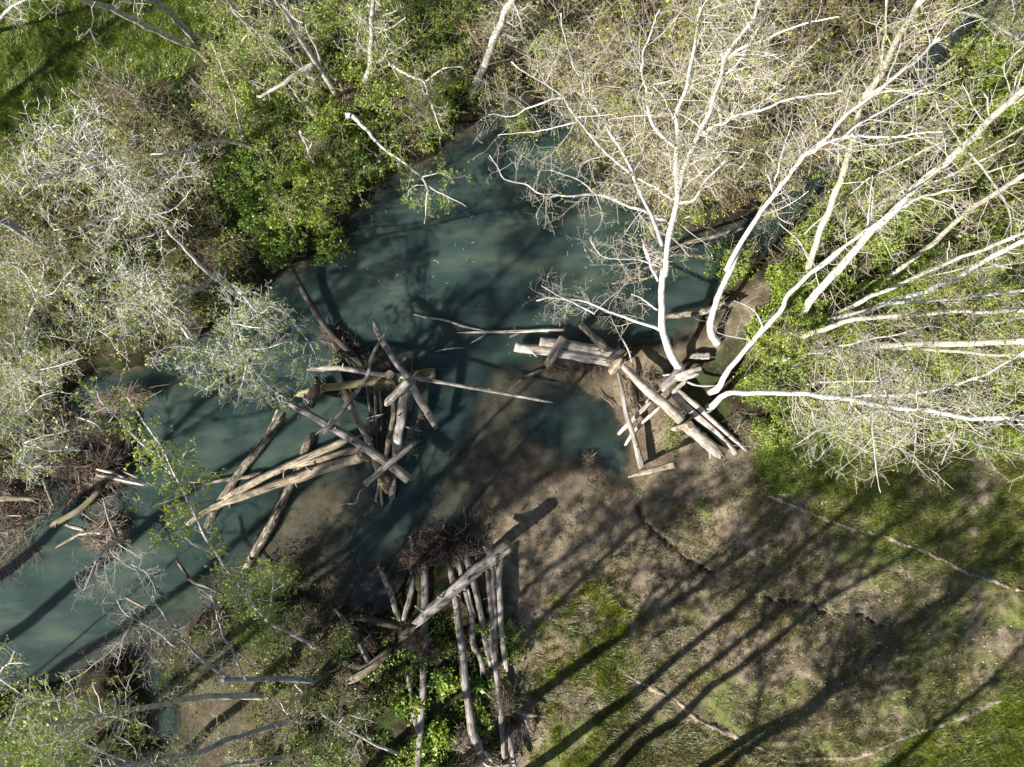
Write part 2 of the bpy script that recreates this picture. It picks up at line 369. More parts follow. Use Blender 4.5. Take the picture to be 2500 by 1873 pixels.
M = {
    'white': bark('white_alder_bark', (.62, .595, .55), (.24, .22, .19), (.32, .22, .07), .45, .40),
    'whitec': bark('clean_white_bark', (.66, .645, .61), (.25, .235, .205), (.36, .25, .09), .5, .44),
    'birch': bark('birch_bark', (.70, .67, .58), (.20, .18, .14), None, 1, .46),
    'tan': bark('tan_alder_bark', (.62, .58, .47), (.27, .25, .19), (.22, .19, .06), .9, .46),
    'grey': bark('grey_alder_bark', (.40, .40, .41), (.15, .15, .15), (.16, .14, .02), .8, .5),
    'mossy': bark('mossy_alder_bark', (.55, .52, .47), (.20, .18, .15), (.21, .14, .025), 2.2, .5),
    'cottony': bark('furrowed_bark', (.46, .43, .40), (.12, .11, .10), None, 1, .52),
    'dead': bark('dead_wood_bark', (.52, .49, .44), (.24, .21, .18), None, 1, .45, False),
    'twig': plain('pale_twig', (.44, .39, .33), (.62, .57, .50)),
    'twigpale': plain('white_twig', (.60, .56, .51), (.76, .73, .69)),
    'twigtan': plain('tan_twig', (.36, .29, .21), (.52, .44, .34)),
    'twigdead': plain('dead_twig', (.17, .125, .085), (.35, .285, .22)),
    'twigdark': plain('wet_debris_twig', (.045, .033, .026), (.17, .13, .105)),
    'leaf': leafy('young_alder_leaf', [(.17, .23, .03), (.29, .36, .055), (.40, .45, .10)]),
    'leaftan': leafy('catkin_and_bud', [(.26, .20, .09), (.36, .30, .12), (.26, .29, .08)]),
    'leafbright': leafy('fresh_green_leaf', [(.15, .24, .022), (.28, .39, .042), (.40, .49, .08)]),
    'herb': leafy('nettle_leaf', [(.08, .15, .016), (.16, .27, .03), (.25, .36, .045)], .35),
    'shrubleaf': leafy('shrub_leaf', [(.11, .14, .03), (.21, .25, .05), (.33, .36, .10)]),
    'darkleaf': leafy('ivy_leaf', [(.035, .07, .012), (.075, .13, .018), (.13, .19, .03)], .25),
    'grass': leafy('grass_blade', [(.13, .19, .028), (.21, .29, .045), (.31, .38, .09)], .35),
    'grassdry': leafy('dry_grass_blade', [(.10, .115, .025), (.18, .17, .05), (.27, .22, .11)], .35),
    'grasslime': leafy('lush_grass_blade', [(.12, .16, .012), (.20, .25, .02), (.28, .31, .04)], .4),
    'litter': plain('fallen_leaf', (.035, .024, .016), (.12, .08, .05)),
    'peg': plain('pale_peg', (.6, .58, .52), (.75, .73, .66)),
    'wgrey': timber('grey_driftwood', (.42, .385, .345), (.27, .24, .21), (.085, .072, .06), barky=.12),
    'wpale': timber('bleached_driftwood', (.66, .61, .54), (.48, .43, .37), (.19, .165, .14), barky=.08),
    'wtan': timber('tan_driftwood', (.52, .44, .33), (.36, .30, .21), (.13, .105, .075), barky=.12),
    'wyel': timber('yellow_driftwood', (.47, .41, .21), (.31, .265, .14), (.12, .10, .055)),
    'wdark': timber('dark_wet_log', (.16, .135, .115), (.085, .07, .06), (.028, .022, .018)),
    'wbark': timber('log_with_bark', (.48, .42, .32), (.33, .285, .21), (.12, .10, .08), barky=.75),
    'wmoss': timber('mossy_log', (.36, .30, .22), (.22, .18, .13), (.08, .065, .05), stain=(.17, .145, .045)),
}
def endgrain():
    m, nt, out, N = material('sawn_end_grain'); A = N("Attribute"); A.attribute_name = 'grain'
    ln = N("VectorMath", _operation='LENGTH'); nt.links.new(A.outputs['Vector'], ln.inputs[0])
    w = N("Math", _operation='SINE'); mu = N("Math", _operation='MULTIPLY'); nt.links.new(ln.outputs['Value'], mu.inputs[0]); mu.inputs[1].default_value = 260; nt.links.new(mu.outputs[0], w.inputs[0])
    c = ramp(nt, N, w.outputs[0], [(0, (.20, .155, .10)), (1, (.42, .34, .23))])
    c = mixc(nt, N, 1.0, c, ramp(nt, N, noise(nt, N, A.outputs['Vector'], 14), [(.35, (.5, .47, .43)), (.65, (1.2, 1.15, 1.1))]), 'MULTIPLY')
    p = N("BsdfPrincipled", Roughness=.85); nt.links.new(c, p.inputs['Base Color']); nt.links.new(p.outputs[0], out.inputs[0]); return m
M['endgrain'] = endgrain()

# ------------------------------------------------------------------ the ground
PX, PY = pixel(MX, MY, np.clip(MZ, -1, 3))
MEADOW = [(-9000, -4000), (620, -4000), (560, 0), (500, 100), (400, 180), (290, 225), (200, 290), (120, 345), (0, 420), (-9000, 900)]
SAND = [(1130, 1290), (1180, 1200), (1250, 1130), (1440, 1100), (1500, 1000), (1350, 900), (1500, 860), (1600, 840), (1690, 800), (1760, 720), (1850, 650), (1900, 690), (1830, 800),
        (1700, 870), (1600, 900), (1640, 960), (1720, 1090), (1850, 1110), (1860, 1180), (1790, 1260), (1800, 1380), (1700, 1480), (1500, 1480), (1350, 1500), (1270, 1540), (1180, 1450), (1120, 1380)]
BARE = [(1500, 1250), (1750, 1230), (1960, 1300), (2080, 1370), (2250, 1430), (2260, 1520), (2100, 1600), (2000, 1680), (1800, 1640), (1620, 1620), (1480, 1530), (1420, 1400)]
LUSH = [(1280, 1580), (1400, 1440), (1480, 1420), (1540, 1520), (1520, 1640), (1560, 1720), (1480, 1800), (1480, 1950), (1260, 1950), (1290, 1750)]
GREENR = [(1840, 1060), (2000, 1040), (2300, 1090), (2500, 1130), (9000, 1200), (9000, 9000), (1300, 9000), (1320, 1700), (1700, 1760), (1900, 1860), (2200, 1790), (2500, 1660), (2500, 1450), (2300, 1400), (2100, 1300), (1960, 1230), (1860, 1180)]
MUD = [(330, 1560), (560, 1480), (800, 1450), (900, 1520), (860, 1660), (700, 1700), (640, 1900), (300, 1900)]
meadow = soft(PX, PY, MEADOW); sand = soft(PX, PY, SAND, 50, 40, 8); bare = soft(PX, PY, BARE, 120, 60, 9); lush = soft(PX, PY, LUSH, 60, 50, 10); greenr = soft(PX, PY, GREENR, 90, 60, 11); mud = soft(PX, PY, MUD, 90, 70, 12)
terrace = smooth(1150, 1300, PX) * smooth(1080, 1200, PY)
grass_n = fbm(MX * .55, MY * .55, 51); grass_f = fbm(MX * 2.2, MY * 2.2, 61)
g_cover = meadow + (1 - meadow) * terrace * (1 - sand) * smooth(.42, .62, grass_n * .6 + grass_f * .4 + -.02 * (1 - greenr) + .06 * greenr - .10 * bare + .05 * lush)
soil = np.clip(np.maximum(sand, terrace) * (1 - meadow) + mud * .3, 0, 1)
wet = np.clip(np.exp(-np.maximum(MS, 0) / (.25 + .6 * fbm(MX * .9, MY * .9, 77))), 0, 1)
cover = np.stack([np.clip(g_cover, 0, 1), soil, wet, meadow], -1)

def ground_material():
    m, nt, out, N = material('creek_bank_ground'); A = N("Attribute"); A.attribute_name = 'cover'
    sp = N("SeparateColor"); nt.links.new(A.outputs['Color'], sp.inputs[0]); P = N("NewGeometry").outputs['Position']
    litter = ramp(nt, N, noise(nt, N, P, 7, 6, .7), [(.3, (.012, .009, .006)), (.5, (.045, .034, .022)), (.68, (.10, .08, .055))])
    litter = mixc(nt, N, ramp(nt, N, noise(nt, N, P, 1.3, 4), [(.45, (0, 0, 0)), (.6, (.7, .7, .7))]), litter, (.035, .06, .012))
    sandc = ramp(nt, N, noise(nt, N, P, 2.3, 6, .62), [(.3, (.095, .074, .049)), (.5, (.185, .147, .100)), (.7, (.30, .245, .172))])
    speck = ramp(nt, N, noise(nt, N, P, 42, 3, .7), [(.60, (0, 0, 0)), (.68, (.65, .65, .65))])
    sandc = mixc(nt, N, speck, sandc, (.07, .05, .035))
    c = mixc(nt, N, sp.outputs[1], litter, sandc)
    gr = ramp(nt, N, noise(nt, N, P, 9, 6, .7), [(.3, (.050, .070, .013)), (.5, (.115, .138, .032)), (.7, (.20, .205, .072))])
    gm_ = ramp(nt, N, noise(nt, N, P, 9, 6, .7), [(.3, (.05, .095, .016)), (.5, (.12, .19, .032)), (.7, (.21, .27, .065))])
    gr = mixc(nt, N, A.outputs['Alpha'], gr, gm_)
    hf = N("Math", _operation='MULTIPLY'); nt.links.new(sp.outputs[0], hf.inputs[0]); hf.inputs[1].default_value = .85
    c = mixc(nt, N, hf.outputs[0], c, gr)
    wetc = mixc(nt, N, 1.0, c, (.42, .40, .38), 'MULTIPLY'); c = mixc(nt, N, sp.outputs[2], c, wetc)
    # the stream bed below the water line: silt with gravel
    sx = N("SeparateXYZ"); nt.links.new(P, sx.inputs[0])
    bed = ramp(nt, N, noise(nt, N, P, 1.1, 6, .6), [(.3, (.042, .033, .023)), (.5, (.088, .069, .048)), (.7, (.155, .124, .085))])
    vo = N("TexVoronoi", Scale=16.0); nt.links.new(P, vo.inputs['Vector'])
    peb = ramp(nt, N, vo.outputs['Distance'], [(0, (1.25, 1.25, 1.25)), (.35, (.95, .95, .95)), (.6, (.7, .7, .7))])
    bed = mixc(nt, N, .75, bed, mixc(nt, N, 1.0, bed, peb, 'MULTIPLY'))
    uw = N("MapRange"); uw.inputs[1].default_value = .03; uw.inputs[2].default_value = -.03; nt.links.new(sx.outputs[2], uw.inputs[0])
    c = mixc(nt, N, uw.outputs[0], c, bed)
    p = N("BsdfPrincipled", Roughness=.95); p.inputs['Specular IOR Level'].default_value = .15; nt.links.new(c, p.inputs['Base Color'])
    bp = N("Bump", Strength=.6, Distance=.05); nt.links.new(noise(nt, N, P, 13, 6, .7), bp.inputs['Height']); nt.links.new(bp.outputs[0], p.inputs['Normal'])
    nt.links.new(p.outputs[0], out.inputs[0]); return m

ny, nx = MX.shape
_b = (np.arange(ny - 1)[:, None] * nx + np.arange(nx - 1)[None]).ravel()
_q = np.stack([_b, _b + 1, _b + nx + 1, _b + nx], 1)
gm = mesh('ground', np.stack([MX, MY, MZ], -1).reshape(-1, 3), _q, mat=ground_material(), attrs={'cover': ('FLOAT_COLOR', cover.reshape(-1, 4))})
tag(link('ground', gm), 'brown silt, grass and leaf litter ground on both banks and under the creek', None, kind='structure')

# ------------------------------------------------------------------ the creek
def water_material():
    m, nt, out, N = material('turbid_creek_water'); A = N("Attribute"); A.attribute_name = 'depth'; P = N("NewGeometry").outputs['Position']
    flow = noise(nt, N, P, .55, 5, .6, (1, 1, 1))
    rot = N("Mapping"); rot.inputs['Rotation'].default_value = (0, 0, math.radians(-38)); rot.inputs['Scale'].default_value = (.35, 1.6, 1); nt.links.new(P, rot.inputs['Vector'])
    streak = noise(nt, N, rot.outputs[0], .8, 5, .6)
    c = ramp(nt, N, streak, [(.34, (.020, .041, .039)), (.5, (.040, .068, .060)), (.68, (.105, .128, .092))])
    c = mixc(nt, N, .4, c, ramp(nt, N, flow, [(.4, (.019, .040, .039)), (.62, (.070, .100, .084))]))
    k = N("Math", _operation='MULTIPLY'); nt.links.new(A.outputs['Fac'], k.inputs[0]); k.inputs[1].default_value = -2.1
    ex = N("Math", _operation='EXPONENT'); nt.links.new(k.outputs[0], ex.inputs[0])
    d = N("BsdfPrincipled", Roughness=1.0); d.inputs['Specular IOR Level'].default_value = 0; d.inputs['Subsurface Weight'].default_value = 1.0
    d.inputs['Subsurface Radius'].default_value = (.8, 1.1, 1.1); d.inputs['Subsurface Scale'].default_value = 1.0; nt.links.new(c, d.inputs['Base Color']); t = N("BsdfTransparent"); t.inputs[0].default_value = (.93, .97, .95, 1)
    mx = N("MixShader"); nt.links.new(ex.outputs[0], mx.inputs[0]); nt.links.new(d.outputs[0], mx.inputs[1]); nt.links.new(t.outputs[0], mx.inputs[2])
    gl = N("BsdfGlossy", Roughness=.06); fr = N("Fresnel", IOR=1.333)
    bp = N("Bump", Strength=.25, Distance=.03); nt.links.new(noise(nt, N, rot.outputs[0], 9, 4, .6), bp.inputs['Height']); nt.links.new(bp.outputs[0], gl.inputs['Normal']); nt.links.new(bp.outputs[0], fr.inputs['Normal'])
    ff = N("Math", _operation='SUBTRACT'); ff.inputs[0].default_value = 1.0; nt.links.new(N("NewGeometry").outputs['Backfacing'], ff.inputs[1]); fm = N("Math", _operation='MULTIPLY'); nt.links.new(ff.outputs[0], fm.inputs[0]); nt.links.new(fr.outputs[0], fm.inputs[1])
    m2 = N("MixShader"); nt.links.new(fm.outputs[0], m2.inputs[0]); nt.links.new(mx.outputs[0], m2.inputs[1]); nt.links.new(gl.outputs[0], m2.inputs[2]); nt.links.new(m2.outputs[0], out.inputs[0]); return m
_ix = np.r_[0:8, np.arange(8, len(XS) - 8, 2), len(XS) - 8:len(XS)]; _iy = np.r_[0:8, np.arange(8, len(YS) - 8, 2), len(YS) - 8:len(YS)]
_wx, _wy, _wz = (a[np.ix_(_iy, _ix)].ravel() for a in (MX, MY, MZ)); wny, wnx = len(_iy), len(_ix)
_b2 = (np.arange(wny - 1)[:, None] * wnx + np.arange(wnx - 1)[None]).ravel(); _q2 = np.stack([_b2, _b2 + 1, _b2 + wnx + 1, _b2 + wnx], 1)
wq = _q2[_wz[_q2].min(1) < .03]; used = np.unique(wq); remap = np.full(wnx * wny, -1); remap[used] = np.arange(len(used)); wq = remap[wq]; nu = len(used)
ed = np.concatenate([wq[:, [0, 1]], wq[:, [1, 2]], wq[:, [2, 3]], wq[:, [3, 0]]]); key = set(map(tuple, ed)); rim = np.array([e for e in ed if (e[1], e[0]) not in key])
wv = np.stack([_wx[used], _wy[used], np.zeros(nu)], 1); wv = np.vstack([wv, wv - (0, 0, 3.0)])
wall = np.stack([rim[:, 1], rim[:, 0], rim[:, 0] + nu, rim[:, 1] + nu], 1)
wm = mesh('creek_water', wv, np.vstack([wq, wq[:, ::-1] + nu, wall]), mat=water_material(), sm=False, attrs={'depth': ('FLOAT', np.r_[np.maximum(-_wz[used], 0), np.full(nu, 3.0)])})
tag(link('creek_water', wm), 'turbid blue green creek running under the trees', None, kind='structure')

# soil ridges: pale narrow strips of heaped silt across the terrace
for path, w, lab in [("I600,-10 I720,40 I870,100 I1000,165 I1070,188 I1200,235 I1330,270 I1480,330 I1600,370 I1700,410 I1850,480 I2000,530 I2100,570 I2230,610", 6.5, 'narrow pale soil ridge crossing the upper terrace from the lush grass to the right edge'),
                     ("H1550,925 H1640,985 H1720,1050 H1850,1140 H1980,1200 H2080,1255 I240,1365 I360,1425 I480,1480 I650,1560 I740,1605 I820,1632 I1000,1612 I1150,1617 I1300,1580 I1450,1510 I1600,1450 I1720,1410 I1900,1340 I2000,1290 I2130,1240 I2230,1165", 7.5, 'long pale soil ridge curving round the lower edge of the terrace')]:
    p, _ = parse(path); c = catmull(np.c_[p, np.zeros(len(p))], 220)[:, :2]; g = np.random.default_rng(len(path))
    wob = np.cumsum(g.normal(0, 1.0, (220, 2)), 0); wob -= np.linspace(0, 1, 220)[:, None] * wob[-1]; c = c + wob * .45
    tn = unit(np.gradient(c, axis=0)); nr = np.stack([-tn[:, 1], tn[:, 0]], 1); rows = []
    wv = w * (.25 + 1.1 * fbm(np.arange(220) / 5., np.zeros(220), 5, 3)) * np.minimum(1, np.minimum(np.arange(220), 219 - np.arange(220)) / 12 + .05)
    gate = smooth(.27, .40, fbm(np.arange(220) / 9., np.full(220, 3.3), 15, 3)); wv = wv * (.15 + 1.25 * gate)
    for k, (o, hh) in enumerate([(-1, -.05), (-.6, .02), (-.15, .055), (.3, .045), (.65, .02), (1, -.05)]):
        q = on_ground(c + nr * (o * wv)[:, None] + g.normal(0, .8, (220, 2))); q[:, 2] += hh - .09 * (1 - gate) + g.normal(0, .014, 220); rows.append(q)
    V = np.stack(rows, 1); R6 = 6; b = (np.arange(219)[:, None] * R6 + np.arange(R6 - 1)[None]).ravel()
    me = mesh('soil_ridge', V.reshape(-1, 3), np.stack([b, b + 1, b + R6 + 1, b + R6], 1), mat=plain('heaped_silt', (.16, .13, .09), (.37, .31, .23), 9))
    tag(link('soil_ridge', me), lab, 'soil ridge', kind='structure')

# ------------------------------------------------------------------ logs of the jam
def log(name, label, path, w0, w1, mat, e0='cut', e1='cut', cat='log', stubs=0, seed=None, S=14, bump=.085, splinters=0):
    seed = seed or (abs(hash(0)) * 0 + sum(map(ord, path)))
    g = np.random.default_rng(seed); p, h = parse(path); C3 = world(p, h)
    n = max(12, int(np.linalg.norm(np.diff(C3, axis=0), axis=1).sum() / .16)); C3 = catmull(C3, n)
    t = np.linspace(0, 1, n); fat = 1.18 if max(w0, w1) >= 10 else 1.05
    r = fat * (w0 + (w1 - w0) * t) / PXM * (CAM_H - C3[:, 2]) / CAM_H / 2
    r = r * (1 + .10 * (vnoise(t * 7 + seed % 97, t * 0, 3) - .5) * 2)
    for e, sl_ in ((e0, slice(0, 4)), (e1, slice(-1, -5, -1))):
        if e == 'broken': r[sl_] *= np.array([.66, .88, .96, 1])
        if e == 'round': r[sl_] *= np.array([.45, .85, .97, 1])
        if e == 'taper': r[sl_] *= np.array([.25, .5, .75, .9])
    jit = g.normal(0, 1, (n, 3)); jit = (jit + np.roll(jit, 1, 0) + np.roll(jit, -1, 0)) / 3; C3 = C3 + jit * r[:, None] * .10
    V, Q = tubes(C3[None], r[None], S); V = V.reshape(n, S, 3)
    flute = g.normal(0, 1, (1, S)) * .8 + g.normal(0, 1, (n, S)) * .45; flute = (flute + np.roll(flute, 1, 0)) / 2
    V = C3[:, None] + (V - C3[:, None]) * (1 + bump * flute)[..., None]
    T = unit(np.gradient(C3, axis=0))
    for e, i, sg in ((e0, 0, -1), (e1, n - 1, 1)):
        if e == 'broken': V[i] += T[i] * sg * (g.uniform(-.6, 2.2, S) * max(r[i], .03))[:, None]
    L = np.r_[0, np.cumsum(np.linalg.norm(np.diff(C3, axis=0), axis=1))]; th = np.arange(S) / S * 2 * np.pi
    gr = np.stack([np.cos(th)[None] * r[:, None], np.sin(th)[None] * r[:, None], np.repeat(L[:, None], S, 1)], -1) + g.uniform(0, 60)
    base = C3[0].copy()
    me = mesh(name, V.reshape(-1, 3) - base, Q, ngons=[list(range(S))[::-1], list(range((n - 1) * S, n * S))], mat=M[mat], attrs={'grain': ('FLOAT_VECTOR', gr.reshape(-1, 3)), 'along': ('FLOAT', np.repeat(L, S))})
    o = tag(link(name, me, loc=base), label, cat)
    for e, i, sg in ((e0, 0, -1), (e1, n - 1, 1)):
        if e == 'cut':                                     # the sawn face, a few millimetres proud of the log
            ring = C3[i] + (V[i] - C3[i]) * .94 + T[i] * sg * .006; c0 = C3[i] + T[i] * sg * .008
            vv = np.vstack([ring, c0[None]]) - base; tr = [(k, (k + 1) % S, S) if sg > 0 else ((k + 1) % S, k, S) for k in range(S)]
            gg = np.vstack([np.stack([np.cos(th) * r[i], np.sin(th) * r[i], th * 0], -1), np.zeros((1, 3))])
            part('cut_end', mesh('cut_end', vv + base, tris=tr, mat=M['endgrain'], sm=False, attrs={'grain': ('FLOAT_VECTOR', gg)}), o)
    for k in range(stubs):                                 # short dead branch stubs
        j = g.integers(2, n - 2); d = unit(np.cross(T[j], g.normal(0, 1, 3)) + np.array([0, 0, .5]) + T[j] * .3)
        Ls = r[j] * g.uniform(1.6, 3.2) + .05; cs = C3[j] + d * np.linspace(0, Ls, 4)[:, None]
        part('branch_stub', stem_mesh('branch_stub', cs, r[j] * np.array([.34, .27, .22, .15]), M[mat], 6, .08, int(seed) + k), o)
    for k in range(splinters):
        i, sg = (n - 2, 1) if e1 == 'broken' else (1, -1); th0 = g.uniform(0, 6.28); off = V[i, g.integers(0, S)] - C3[i]
        cs = C3[i] + off * .8 + (T[i] * sg + g.normal(0, .12, 3)) * np.linspace(-.1, g.uniform(.2, .5), 4)[:, None]
        part('splinter', stem_mesh('splinter', cs, np.array([.03, .025, .016, .005]) * min(1, r[i] / .1 + .3), M[mat], 5, .15, k), o)
    return o

